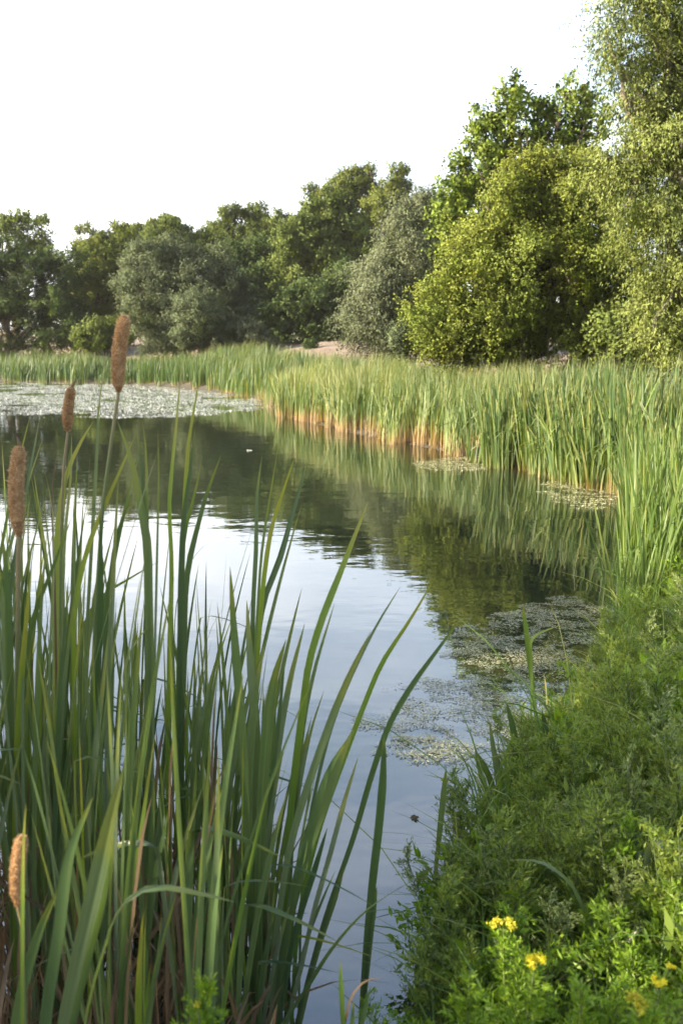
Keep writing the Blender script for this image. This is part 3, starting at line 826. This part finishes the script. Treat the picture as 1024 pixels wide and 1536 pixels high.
def add_leaf(root, path, w, ang, mat='cattail_leaf', tw=None, g=rng, part='leaf', prof=None):
    b = np.array(root.location)
    v, f, u, r = ribbons((path - b)[None], w, ang, g.normal(0, .5) if tw is None else tw, .13, prof, g, np.array([g.random()]))
    return mesh_np(part, v, f, M[mat], root, u, r, smooth=True)

GL = 'leafy cattails at the near left shore'
LAB_P = 'leafy green cattail without seed head in the dense near left stand'
g = np.random.default_rng(400)

def hero(label, bx, Yb, leaves, group=None, gg=g, name='cattail'):
    """leaves: (pixel path tip->root, width px, mat, facing)"""
    base = PX(bx, Yb, -.06)
    root = empty(name, base, label, 'cattail', group)
    tt = np.linspace(0, 1, 30)
    prof = np.minimum(1, (1 - tt) / .17) ** .6 * (.6 + .4 * np.minimum(1, tt / .6)); prof[-1] = .03
    for lf in leaves:
        pts, wpx = lf[0], lf[1]
        mat = lf[2] if len(lf) > 2 else 'cattail_leaf'
        ang = lf[3] if len(lf) > 3 else gg.normal(0, .5)
        mp_ = mpp(pts[len(pts) // 2][0], pts[len(pts) // 2][1], Yb)
        path = px_path(pts, bx + gg.uniform(-6, 6), Yb, Yb + gg.uniform(-.12, .18), 30)
        add_leaf(root, path, wpx * mp_ * .94, ang, mat, gg.normal(0, .35), gg, prof=prof)
    return root

def seed_stem(root, pts, bx, Yb, stem_px, head, head_px, seed, tip=None):
    """round stem through pixel points (below head first), then the brown head between two pixels"""
    gg = np.random.default_rng(seed)
    b = np.array(root.location)
    hp0, hp1 = P(*head[1], Yb), P(*head[0], Yb)
    s = mpp(*head[0], Yb)
    path = px_path([head[1]] + pts, bx, Yb, Yb, 20)
    path = np.vstack([path, hp0 + (hp1 - hp0) * .5])
    v, f, u, r = tube(path - b, np.r_[np.linspace(stem_px * 1.15, stem_px * .8, 20), stem_px * .5] * s * .5, 8)
    mesh_np('stem', v, f, M['stem'], root, u, r, smooth=True)
    # head: a slightly bent lathe with a worn, lumpy outline
    K, S = 46, 20
    t = np.linspace(0, 1, K)
    ax = hp1 - hp0; L = np.linalg.norm(ax); ax = ax / L
    sx = norm(np.cross(ax, [0, 1, 0])); sy = np.cross(ax, sx)
    mid = hp0[None] + (hp1 - hp0)[None] * t[:, None] + sx * (np.sin(t * np.pi) * L * .035)[:, None]
    prof = np.minimum(1, (t / .22)) ** .6 * np.minimum(1, ((1 - t) / .10)) ** .5 * (.86 + .14 * np.sin(t * np.pi))
    th = np.linspace(0, 2 * np.pi, S, endpoint=False)
    rr = head_px * s * .5 * prof[:, None] * np.ones((1, S))
    q = np.stack(np.broadcast_arrays(np.cos(th)[None], np.sin(th)[None], t[:, None] * 9), -1).reshape(-1, 3)
    rr = rr * (1 + .07 * vnoise(q * 1.2, seed) + .05 * vnoise(q * 4, seed + 1)).reshape(K, S)
    V = mid[:, None] + (sx * np.cos(th)[:, None] + sy * np.sin(th)[:, None])[None] * rr[..., None]
    idx = np.arange(K * S).reshape(K, S); j = np.roll(idx, -1, 1)
    f = np.stack([idx[:-1], j[:-1], j[1:], idx[1:]], -1).reshape(-1, 4)
    hd = mesh_np('seed_head', V.reshape(-1, 3) - b, f, M['seed_head'], root, smooth=True)
    # fluff standing off the head
    n = 5200
    i = gg.integers(1, K - 1, n); a = gg.uniform(0, 6.28, n)
    c0 = mid[i] + (sx * np.cos(a)[:, None] + sy * np.sin(a)[:, None]) * (rr[i, (a / 6.283 * S).astype(int) % S] * .97)[:, None]
    dr = norm(sx * np.cos(a)[:, None] + sy * np.sin(a)[:, None] + gg.normal(size=(n, 3)) * .5 + ax * .35)
    ln = s * head_px * gg.uniform(.08, .23, n) * (1 + (gg.random(n) < .05) * .9)
    v, f, u, r = diamonds(c0 + dr * (ln * .5)[:, None], dr, ln, s * 1.3, gg, np.clip(gg.normal(.5, .25, n) + (i / K - .5) * .2, 0, 1))
    mesh_np('fluff', v - b, f, M['seed_fluff'], hd, u, r)
    if tip:
        pp = np.array([P(*head[0], Yb)] + [P(*q, Yb) for q in tip])
        v, f, u, r = tube(spline(pp, 6) - b, np.linspace(s * 3, s * .8, 6), 6)
        mesh_np('spike', v, f, M['dead_leaf'], root, u, r, smooth=True)

# --- the four with seed heads
r = hero('tallest cattail, its brown seed head standing above the far shore', 140, 2.15,
     [([(158, 550), (149, 603), (146, 666), (143, 726), (136, 850), (128, 1000)], 7.5), ([(203, 653), (186, 693), (160, 752), (133, 819), (116, 892), (112, 1050)], 8.5, 'young_leaf', .2),
      ([(150, 760), (152, 860), (148, 1000), (145, 1150)], 9), ([(199, 740), (179, 792), (167, 870), (158, 1000)], 11, 'cattail_leaf', .1)])
seed_stem(r, [(175, 606), (168, 660), (156, 745), (148, 850), (140, 1000)], 140, 2.15, 6.5, ((188, 472), (178, 590)), 18.5, 501)
r = hero('cattail with a slim pointed seed head, left of the tallest one', 88, 2.2,
     [([(141, 631), (116, 673), (100, 712), (90, 775), (84, 880), (84, 1000)], 12, 'young_leaf', .1), ([(68, 708), (78, 760), (81, 820), (80, 880), (80, 1000)], 13),
      ([(92, 665), (82, 700), (78, 740), (80, 800)], 5, 'dead_leaf'), ([(108, 650), (106, 720), (98, 800), (92, 950)], 8)])
seed_stem(r, [(99, 656), (96, 700), (92, 800), (90, 950)], 88, 2.2, 5, ((108, 580), (102, 648)), 13, 502, [(111, 574), (115, 568)])
r = hero('cattail with a thick ragged seed head at the left edge of the photo', 22, 2.0,
     [([(2, 790), (10, 860), (14, 950), (16, 1100)], 12), ([(48, 850), (40, 930), (30, 1050)], 9, 'young_leaf'), ([(-10, 800), (4, 900), (12, 1050)], 14),
      ([(110, 770), (80, 850), (50, 930), (32, 1050)], 9)])
seed_stem(r, [(28, 830), (28, 900), (26, 1000)], 22, 2.0, 9, ((30, 668), (29, 808)), 19.5, 503, [(28, 662), (26, 655)])
r = hero('short cattail with a low brown head in the lower left corner', 34, 1.5,
     [([(40, 1205), (37, 1235), (35, 1290), (34, 1380)], 7, 'young_leaf'), ([(88, 1332), (62, 1390), (40, 1460), (24, 1536)], 17)])
seed_stem(r, [(34, 1385), (36, 1440), (38, 1500)], 38, 1.5, 8, ((34, 1252), (28, 1362)), 19, 504)

# --- leafy ones whose leaves can be followed in the photo
LAB = {}
hero('cattail with one long yellow green leaf upright against the far water', 256, 2.25,
     [([(274, 525), (266, 620), (259, 693), (254, 759), (257, 825), (254, 1000), (252, 1150)], 11.5, 'young_leaf', 0.0), ([(239, 842), (199, 865), (150, 898), (122, 960), (170, 1150)], 11, 'cattail_leaf', .6),
      ([(310, 814), (286, 842), (268, 890), (260, 1000)], 11)])
hero('cattail with a bent brown tipped leaf right of the long yellow green leaf', 272, 2.2,
     [([(293, 640), (285, 710), (276, 775), (272, 850), (270, 1000)], 9), ([(302, 694), (292, 742), (278, 795), (272, 900)], 8, 'young_leaf', .2),
      ([(301, 558), (291, 615), (284, 655), (279, 720), (274, 850)], 7.5, 'young_leaf', .1), ([(332, 682), (312, 735), (296, 792), (284, 842), (276, 1000)], 10, 'cattail_leaf', .2)])
hero('cattail with a crossed pair of broad leaves right of the tallest head', 224, 2.1,
     [([(176, 631), (196, 686), (211, 759), (219, 800), (223, 900), (225, 1100)], 14, 'cattail_leaf', .1), ([(205, 636), (211, 693), (216, 749), (220, 820), (222, 1000)], 8.5),
      ([(214, 631), (219, 676), (220, 742), (222, 850), (224, 1000)], 8), ([(229, 935), (212, 952), (190, 990), (200, 1100)], 11), ([(237, 640), (238, 720), (236, 820), (232, 1000)], 4)])
hero('cattail with its longest leaf leaning right over the bright water', 425, 2.15,
     [([(552, 752), (527, 816), (507, 867), (484, 925), (464, 992), (453, 1070), (437, 1200), (428, 1330)], 12, 'young_leaf', .1), ([(502, 904), (488, 949), (472, 1004), (460, 1060), (446, 1180)], 8),
      ([(457, 935), (437, 1012), (422, 1090), (412, 1168), (402, 1280)], 10), ([(486, 1035), (468, 1090), (450, 1176), (436, 1280)], 8)])
hero('cattail with three slim leaf tips against the dark reflection', 380, 2.3,
     [([(393, 683), (386, 738), (384, 824), (380, 902), (378, 1010), (376, 1150)], 8), ([(443, 683), (424, 738), (408, 789), (398, 850), (388, 960)], 8, 'young_leaf', .3),
      ([(460, 695), (437, 777), (418, 843), (398, 894), (386, 957), (380, 1060)], 10, 'cattail_leaf', .1), ([(417, 672), (405, 745), (394, 816), (386, 920)], 4.5)])
hero('cattail with wide dark green leaves beside the open water', 388, 2.05,
     [([(429, 959), (410, 1023), (398, 1129), (392, 1226), (388, 1350)], 17, 'cattail_leaf', .1), ([(370, 900), (376, 1000), (384, 1100), (384, 1250)], 15), ([(396, 968), (382, 1050), (374, 1150), (374, 1300)], 16),
      ([(345, 850), (352, 960), (362, 1080), (370, 1250)], 15), ([(428, 980), (420, 1060), (410, 1150), (400, 1280)], 9)])
hero('cattail fanning low with a forked broad leaf over the water', 405, 1.95,
     [([(556, 947), (523, 1015), (496, 1082), (468, 1160), (440, 1250), (420, 1360)], 12, 'cattail_leaf', .2), ([(531, 1090), (512, 1135), (488, 1200), (466, 1260), (440, 1350)], 17, 'cattail_leaf', 0),
      ([(523, 1105), (496, 1150), (470, 1225), (446, 1310)], 12), ([(491, 1241), (470, 1310), (448, 1380), (432, 1450)], 11), ([(537, 1135), (515, 1207), (494, 1285), (470, 1370), (452, 1450)], 9)])
hero('cattail with thin leaves bowing far out to the right', 440, 2.1,
     [([(652, 867), (617, 926), (570, 1000), (547, 1055), (515, 1140), (480, 1240), (455, 1340)], 10, 'young_leaf', .2), ([(601, 879), (574, 922), (539, 988), (500, 1082), (470, 1200)], 6),
      ([(691, 928), (652, 980), (613, 1035), (586, 1082), (562, 1148), (530, 1256), (490, 1370)], 9.5, 'cattail_leaf', .1), ([(516, 1300), (500, 1350), (480, 1410)], 11)])
hero('narrow cattail standing alone in open water right of the fan', 542, 2.12,
     [([(576, 1101), (574, 1168), (568, 1240), (560, 1310), (552, 1390)], 14, 'cattail_leaf', .1), ([(565, 1330), (556, 1400), (550, 1460)], 9)])
hero('cattail with one long leaf arching right across the bottom water', 410, 1.72,
     [([(630, 1315), (590, 1338), (545, 1370), (500, 1420), (455, 1490), (425, 1536)], 15, 'cattail_leaf', .7)])
hero('cattail with one leaf folded over horizontally low in the stand', 150, 1.5,
     [([(352, 1353), (290, 1338), (235, 1331), (205, 1338), (178, 1370), (155, 1430), (135, 1500)], 20, 'cattail_leaf', 1.57)])
hero('near cattail with two broad pale blurred blades at bottom left', 95, 1.45,
     [([(186, 1150), (165, 1230), (143, 1330), (118, 1440), (98, 1536)], 25, 'cattail_leaf', .15), ([(140, 1195), (108, 1270), (88, 1400), (68, 1536)], 20, 'cattail_leaf', -.1), ([(170, 1260), (160, 1330), (135, 1430), (110, 1536)], 16)])

# --- the dense stand behind them
def rand_plant(x, y, hmax, g, nl, lean_x=.10):
    base = np.array([x, y, -.06])
    root = empty('cattail', base, LAB_P, 'cattail', GL)
    fan = g.normal(0, .8)                     # cattail leaves spread in one plane
    for k in range(nl):
        h = hmax * g.uniform(.62, 1.03)
        s = (-1) ** k * g.uniform(.02, .20) * h * (.4 + .6 * g.random())
        dx, dy = math.cos(fan) * s + lean_x * h * g.uniform(.2, 1.3), math.sin(fan) * s
        t = np.linspace(0, 1, 18)[:, None]
        b0 = base + np.array([math.cos(fan), math.sin(fan), 0]) * (k - nl / 2) * .007
        path = b0 + np.array([dx, dy, 0]) * (.35 * t + .65 * t ** 2.4) + np.array([0, 0, h]) * t
        path += np.stack([np.sin(t[:, 0] * 4 + k) * .008, np.cos(t[:, 0] * 3 + k) * .008, 0 * t[:, 0]], -1)
        if g.random() < .10:                  # folded tip
            kk = np.clip((t - .7) / .3, 0, 1)
            path = path + kk ** 1.2 * np.array([.16 * np.sign(dx + 1e-6), g.normal(0, .06), -h * .36])
        add_leaf(root, path, g.uniform(.006, .0145), .5 * fan + g.normal(0, .55), 'cattail_leaf' if g.random() > .1 else 'young_leaf', g.normal(0, .8), g)
    return root

count = 0
while count < 96:
    px_, y = g.uniform(-110, 345), g.uniform(1.55, 3.0)
    q = PX(px_, y)
    if g.random() > (1.0 if px_ < 230 else .62): continue
    if y < 1.85 and -70 < px_ < 130: continue
    lim = np.interp(px_, [-110, 100, 340], [1.58, 1.50, 1.28])
    rand_plant(q[0], y, lim * g.uniform(.66, 1.05), g, int(g.integers(4, 7)), .06)
    count += 1
for px_, y, h in [(352, 2.2, 1.0), (366, 2.4, 1.12), (400, 2.25, .95), (418, 2.0, .8), (384, 1.9, .82), (355, 1.85, .9), (430, 2.3, .8), (340, 2.6, 1.2), (372, 2.05, .95)]:
    q = PX(px_, y); rand_plant(q[0], y, h, g, 5, .10)

# dead leaves and stalks tangled at the foot of the stand
n = 1500
px_ = g.uniform(-60, 400, n); yy = g.uniform(1.5, 2.9, n)
b = np.array([PX(a, c, -.03) for a, c in zip(px_, yy)])
K = 7; t = np.linspace(0, 1, K)
hh = g.gamma(2.2, .14, n); a = g.uniform(0, 6.28, n); ln = g.gamma(2, .06, n)
path = b[:, None] + np.stack([(np.cos(a) * ln)[:, None] * t ** 1.3 , (np.sin(a) * ln)[:, None] * t ** 1.3, hh[:, None] * (t - .25 * t ** 3)], -1)
v, f, u, r = ribbons(path, g.uniform(.003, .011, n), g.uniform(0, 6.28, n), g.normal(0, 2, n), 0, None, g)
tag(mesh_np('dead_leaves', v, f, M['dead_leaf'], None, u, r), 'tangle of dead brown leaves at the foot of the cattails', 'dead leaves', kind='stuff')

# ------------------------------------------------------------------ right bank
g = np.random.default_rng(600)
# reeds on the right bank, one tall tuft after another
LAB_T = 'tall green sedge tuft on the right bank beyond the bushy herbs'
PT = protos(6, lambda: clump_mesh(g, 17, 1.14, .0125, .08), 'sedge_tuft', LAB_T, 'sedge', 'sedge tufts on the right bank', 'sedge')
k = 0
while k < 74:
    y = g.uniform(5.4, 11.2)
    px_ = g.uniform(np.interp(y, [5.4, 8, 11], [925, 945, 950]), 1075)
    q = PX(px_, y, .3)
    if sdist(np.array([q[0]]), np.array([y]))[0] < -.12: continue
    o = PT[k] if k < len(PT) else PT[k % len(PT)].copy()
    if k >= len(PT): col.objects.link(o)
    o.location = (q[0], y, float(ground_z(np.array([q[0]]), np.array([y]))[0]) - .04)
    o.rotation_euler = (g.normal(0, .06), g.normal(0, .06), g.uniform(0, 6.28)); s = g.uniform(.75, 1.15); o.scale = (1, 1, s)
    k += 1

def herb(g, h, nb, nl, L, Wd, mat, label, group, name='bushy_herb', stems=3, spread=.12, up=.75, cat='herb', bl=.32):
    root = empty(name, (0, 0, 0), label, cat, group)
    sp, lv = [], []
    for s in range(stems):
        a = g.uniform(0, 6.28); tilt = g.uniform(.05, .35)
        hh = h * g.uniform(.7, 1.05)
        top = np.array([math.cos(a) * tilt * hh, math.sin(a) * tilt * hh, hh])
        b0 = np.array([math.cos(a), math.sin(a), 0]) * g.uniform(0, spread * .5)
        pth = spline(np.array([b0, b0 + top * .5 + g.normal(size=3) * .02, b0 + top]), 8)
        sp.append(tube(pth, np.linspace(.0035, .001, 8), 5))
        for k in range(nb):
            t = g.uniform(.12, 1.0)
            p = b0 + top * t
            d = norm(np.array([*(g.normal(size=2)), up * g.uniform(.6, 1.6)]))
            ln = h * bl * (1.15 - .8 * t) * g.uniform(.5, 1.2)
            sp.append(tube(np.array([p, p + d * ln * .5 + [0, 0, .01], p + d * ln]), np.array([.0016, .0012, .0005]), 3))
            tt = g.random(nl) ** .7
            c = p + d * (tt * ln)[:, None] + g.normal(size=(nl, 3)) * L * .35
            ax = d + norm(g.normal(size=(nl, 3))) * 1.0 + np.array([0, 0, .3])
            tone = np.clip(g.normal(.3 + .35 * t, .2, nl), 0, 1)
            lv.append(diamonds(c + norm(ax) * L * .4, ax, L * g.uniform(.6, 1.3, nl), Wd * g.uniform(.7, 1.3, nl), g, tone))
    v, f, u, r = merge(sp); mesh_np('stem', v, f, M['herb_stem'], root, u, r)
    v, f, u, r = merge(lv); mesh_np('foliage', v, f, M[mat], root, u, r)
    return root

GH = 'bushy herbs covering the right bank'
LH = {'herb': 'fine leaved mid green bushy herb on the right bank slope',
      'herb_pale': 'fine leaved pale grey green herb on the right bank slope',
      'herb_bright': 'fine leaved fresh yellow green herb on the right bank slope'}
kinds = []
for i in range(4): kinds.append(herb(g, .50, 34, 34, .017, .0045, 'herb', LH['herb'], GH + ', mid green'))
for i in range(3): kinds.append(herb(g, .52, 40, 30, .012, .004, 'herb_pale', LH['herb_pale'], GH + ', pale'))
for i in range(3): kinds.append(herb(g, .46, 26, 30, .022, .0055, 'herb_bright', LH['herb_bright'], GH + ', bright'))
LW = 'broad leaved weed among the fine leaved herbs on the right bank'
for i in range(2): kinds.append(herb(g, .40, 13, 7, .05, .019, 'herb_bright' if i else 'herb', LW, 'broad leaved weeds on the right bank', name='broad_leaved_weed', cat='weed', bl=.4))
CLEAR = [(PX(748, 3.0), .20), (PX(825, 3.2), .13), (PX(655, 2.7), .04)]
used = set(); k = 0
spots = []
tries = 0
while len(spots) < 290 and tries < 40000:
    tries += 1
    y = 1.5 + 4.65 * g.random() ** 1.25
    px_ = g.uniform(600, 1120)
    q = PX(px_, y, .2)
    sd_ = sdist(np.array([q[0]]), np.array([y]))[0]
    if sd_ < .03 or q[0] < .18: continue
    if math.hypot(q[0], y) < 1.0: continue
    if any(math.hypot(q[0] - a[0], y - a[1]) < b for a, b in CLEAR): continue
    if any((q[0] - a) ** 2 + (y - b) ** 2 < (.085 + .012 * y) ** 2 for a, b in spots): continue
    spots.append((q[0], y))
pn = vnoise(np.array(spots) * 1.6, 77)
for (x, y), nz in zip(spots, pn):
    w = nz + g.normal(0, .3)
    j = int(g.integers(0, 4)) if w < .05 else (int(g.integers(4, 7)) if w < .5 else int(g.integers(7, 10)))
    if y < 1.9 and g.random() < .5: j = int(g.integers(7, 10))
    if g.random() < .13: j = int(g.integers(10, 12))
    z = float(ground_z(np.array([x]), np.array([y]))[0]) - .03
    s = g.uniform(.7, 1.15) * np.interp(y, [1.2, 1.9, 3.5, 6], [.85, 1.1, 1.2, .9])
    edge = sdist(np.array([x]), np.array([y]))[0]
    s *= np.interp(edge, [0, .6], [.6, 1])
    if j not in used:
        used.add(j); o = kinds[j]
        o.location = (x, y, z); o.rotation_euler = (0, 0, g.uniform(0, 6.28)); o.scale = (s, s, s)
    else:
        dup(kinds[j], (x, y, z), g.uniform(0, 6.28), s)

# grass between the herbs
n = 34000
y = 1.2 + 10.5 * g.random(n) ** 1.5; px_ = g.uniform(590, 1150, n)
x = np.array([PX(a, b, .2)[0] for a, b in zip(px_, y)])
k = (sdist(x, y) > np.interp(y, [2.6, 4], [.08, .02])) & (np.hypot(x, y) > .9)
p = np.stack([x[k], y[k]], -1); n = len(p)
z = ground_z(p[:, 0], p[:, 1]); hh = g.gamma(4, .062, n) * np.interp(p[:, 1], [1.2, 2.4], [.5, 1]); a = g.uniform(0, 6.28, n); ln = hh * g.gamma(2, .22, n)
t = np.linspace(0, 1, 6)
path = np.stack([p[:, :1] + (np.cos(a) * ln)[:, None] * t ** 2, p[:, 1:] + (np.sin(a) * ln)[:, None] * t ** 2, z[:, None] - .02 + hh[:, None] * (t - .25 * t ** 3)], -1)
v, f, u, r = ribbons(path, g.uniform(.002, .006, n), g.uniform(0, 6.28, n), g.normal(0, .6, n), 0, None, g)
tag(mesh_np('grass', v, f, M['grass'], None, u, r), 'green grass growing between the herbs on the right bank', 'grass', kind='stuff')

# broad bladed plants that stand out of the bank cover
def blades(name, label, bx, Y, z0, leaves, mat='cattail_leaf', cat='plant', stem=None):
    base = PX(bx, Y, z0)
    root = empty(name, base, label, cat)
    for lf in leaves:
        pts, wpx = lf[0], lf[1]; mm = lf[2] if len(lf) > 2 else mat
        s = mpp(*pts[0], Y)
        L = [base + np.array([g.uniform(-.015, .015), g.uniform(-.02, .02), 0])] + [P(x, y, Y + dy) for (x, y), dy in zip(pts[::-1], np.linspace(0, g.uniform(-.1, .1), len(pts)))]
        add_leaf(root, spline(np.array(L), 16), wpx * s * 1.1, g.normal(0, .4), mm, g.normal(0, .4), g)
    return root
blades('cattail', 'young broad bladed cattail tuft at the water edge of the right bank', 752, 3.05, .05,
       [([(712, 1120), (722, 1165), (738, 1210)], 8), ([(733, 1080), (742, 1140), (750, 1200)], 8), ([(758, 1050), (772, 1110), (770, 1160), (760, 1215)], 9), ([(768, 1095), (775, 1130), (768, 1190)], 10),
        ([(715, 1128), (735, 1170), (748, 1215)], 9), ([(700, 1140), (722, 1190), (742, 1230)], 8), ([(745, 1130), (752, 1180), (756, 1220)], 9), ([(790, 1160), (778, 1190), (765, 1230)], 7)], cat='cattail')
blades('cattail', 'dark broad blades drooping right of the young cattail tuft', 825, 3.2, .1,
       [([(812, 1065), (822, 1110), (840, 1165), (830, 1200)], 11), ([(838, 1160), (826, 1125), (818, 1150), (820, 1200)], 9), ([(805, 1110), (815, 1150), (822, 1195)], 9)], cat='cattail')
blades('sedge', 'single slim upright blade with a bent neighbour at the bank tip', 655, 2.7, .03,
       [([(669, 1150), (664, 1200), (657, 1270), (654, 1320)], 8), ([(672, 1182), (695, 1210), (725, 1245), (738, 1280)], 6)], cat='sedge')
blades('sedge', 'lone thin sedge with a pale tip standing in the weed mat', 797, 4.1, 0,
       [([(783, 905), (788, 940), (793, 985), (799, 1040), (803, 1090)], 7, 'young_leaf'), ([(843, 937), (822, 944), (800, 955), (797, 1000)], 5, 'young_leaf')], cat='sedge')
blades('sedge', 'arching strap leaves at the right edge of the photo', 985, 2.1, .35,
       [([(1040, 1320), (1005, 1275), (980, 1262), (968, 1300), (975, 1370)], 13), ([(940, 1310), (962, 1280), (985, 1290), (990, 1350)], 9), ([(955, 1420), (958, 1360), (968, 1330), (980, 1400)], 13), ([(925, 1330), (955, 1300), (980, 1340)], 8)], cat='sedge')
blades('sedge', 'crossing dark strap leaves low in the right bank herbs', 915, 2.0, .2,
       [([(850, 1310), (868, 1350), (895, 1400), (910, 1450)], 7), ([(758, 1290), (810, 1293), (850, 1320), (885, 1390)], 5), ([(1010, 1400), (970, 1385), (935, 1420)], 9), ([(870, 1440), (900, 1400), (950, 1440)], 9)], cat='sedge')
blades('sedge', 'pale dry stem arching above the herbs in the upper right bank', 905, 4.2, .2,
       [([(1024, 1005), (990, 1012), (965, 1040), (945, 1085), (925, 1130)], 4, 'young_leaf')], cat='sedge')
blades('sedge', 'pale bent straw at the bank corner below the sedge tufts', 925, 4.6, .12,
       [([(972, 962), (950, 985), (932, 1010), (922, 1040)], 4, 'dead_leaf')], cat='sedge')
blades('sedge', 'thin straw coloured blade curling at the bottom of the water', 525, 1.62, .2,
       [([(575, 1466), (550, 1470), (530, 1490), (518, 1530)], 4, 'dead_leaf'), ([(555, 1480), (548, 1510), (540, 1545)], 7), ([(510, 1440), (512, 1490), (515, 1540)], 7, 'young_leaf'), ([(530, 1500), (528, 1540), (526, 1560)], 7)], cat='sedge')

# yellow flowered plants at the bottom
def goldenrod(label, top_px, Y, hpx, flower, seed, mat='herb_bright', fl_px=30, leaf=.032, name='goldenrod', dense=1.0):
    gg = np.random.default_rng(seed)
    top = P(*top_px, Y); s = mpp(*top_px, Y)
    h = hpx * s
    base = top - np.array([gg.uniform(-.04, .04), .03, h])
    root = empty(name, base, label, 'wildflower', 'yellow wildflowers at the bottom')
    pth = spline(np.array([[0, 0, 0], (top - base) * .5 + gg.normal(size=3) * .012, top - base]), 9)
    v, f, u, r = tube(pth, np.linspace(.0035, .0015, 9), 6)
    mesh_np('stem', v, f, M['herb_stem'], root, u, r, smooth=True)
    lv = []
    n = int(150 * dense)
    tt = gg.uniform(.25, .97, n)
    k = (tt * 8).astype(int); p = pth[k] + (pth[np.minimum(k + 1, 8)] - pth[k]) * (tt * 8 - k)[:, None]
    a = gg.uniform(0, 6.28, n); d = norm(np.stack([np.cos(a), np.sin(a), gg.uniform(.2, 1.2, n)], -1))
    ll = leaf * (1.25 - .7 * tt) * gg.uniform(.7, 1.2, n)
    lv.append(diamonds(p + d * (ll * .5)[:, None], d, ll, ll * .24, gg, np.clip(gg.normal(.3 + .5 * tt, .15, n), 0, 1), up=.5))
    # short leafy side shoots
    for q in range(int(16 * dense)):
        t = gg.uniform(.3, .95); kq = int(t * 8); p0 = pth[kq]
        dd = norm(np.array([*gg.normal(size=2), 1.0])); L_ = h * .25 * (1.2 - t) + .02
        m_ = 26; s_ = gg.random(m_)
        ax = dd + norm(gg.normal(size=(m_, 3))) * .9
        lv.append(diamonds(p0 + dd * (s_ * L_)[:, None] + norm(ax) * leaf * .25, ax, leaf * .55 * gg.uniform(.6, 1.2, m_), leaf * .13, gg, np.clip(gg.normal(.6, .2, m_), 0, 1)))
    v, f, u, r = merge(lv); mesh_np('foliage', v, f, M[mat], root, u, r)
    if flower:
        fr = fl_px * s * .5
        n = 420
        c = []
        for q in range(9):
            dd = norm(np.array([*gg.normal(size=2), gg.uniform(.2, 1.2)])) * fr * gg.uniform(.4, 1.0)
            c.append(dd + gg.normal(size=(n // 9, 3)) * fr * .16)
        c = np.concatenate(c) * np.array([1, 1, .75]) + (top - base)
        v, f, u, r = diamonds(c, gg.normal(size=c.shape) + np.array([0, 0, .6]), fr * .27, fr * .17, gg)
        mesh_np('flower', v, f, M[flower], root, u, r)
    return root
goldenrod('tallest wildflower with pale greenish yellow tip at the bottom right', (755, 1385), 1.75, 330, 'petal_pale', 801, fl_px=38, dense=1.6)
goldenrod('wildflower with the widest bright yellow head, below the tallest one', (802, 1448), 1.62, 260, 'petal', 802, fl_px=38, dense=1.5)
goldenrod('wildflower with one yellow head near the bottom right corner', (988, 1474), 1.5, 240, 'petal', 803, fl_px=24, dense=.8)
goldenrod('wildflower with a small orange yellow bud at the right edge', (1004, 1450), 1.6, 240, 'petal', 804, fl_px=15, dense=.6)
goldenrod('wildflower with pale yellow heads at the very bottom right', (955, 1505), 1.42, 220, 'petal_pale', 805, fl_px=40, dense=1.2)
goldenrod('leafy flowerless stem left of the bright yellow wildflower', (705, 1455), 1.6, 260, None, 806, dense=1.7)
goldenrod('leafy flowerless stem growing in front of the cattails at the bottom', (318, 1462), 1.42, 230, None, 807, dense=1.5, leaf=.03)
goldenrod('short leafy flowerless stem left of the one before the cattails', (296, 1508), 1.40, 190, 'petal_pale', 808, dense=1.0, leaf=.026, fl_px=14)
goldenrod('leafy flowerless stem between the yellow heads at the bottom right', (870, 1470), 1.5, 230, None, 809, dense=1.4)

# ------------------------------------------------------------------ faint haze, added to soften the contrast of the far trees
m, nt, out = new_mat('haze')
pv = N(nt, 'ShaderNodeVolumePrincipled'); pv.inputs['Color'].default_value = (1, .98, .92, 1); pv.inputs['Density'].default_value = .00022
pv.inputs['Anisotropy'].default_value = .2
nt.links.new(pv.outputs[0], out.inputs['Volume'])
hx = np.array([[x, y, z] for z in (-2.5, 24) for y in (-125, 905) for x in (-505, 505)], float)
tag(mesh_np('haze', hx, np.array([[0, 2, 3, 1], [4, 5, 7, 6], [0, 1, 5, 4], [2, 6, 7, 3], [0, 4, 6, 2], [1, 3, 7, 5]]), m), 'thin haze added over the pond to soften the far trees', 'haze', kind='stuff')
scene.cycles.volume_bounces = 0

# ------------------------------------------------------------------ render settings
cy = scene.cycles
cy.max_bounces = 7; cy.diffuse_bounces = 3; cy.glossy_bounces = 3; cy.transmission_bounces = 4; cy.transparent_max_bounces = 4
cy.sample_clamp_indirect = 6.0
cy.use_denoising = True
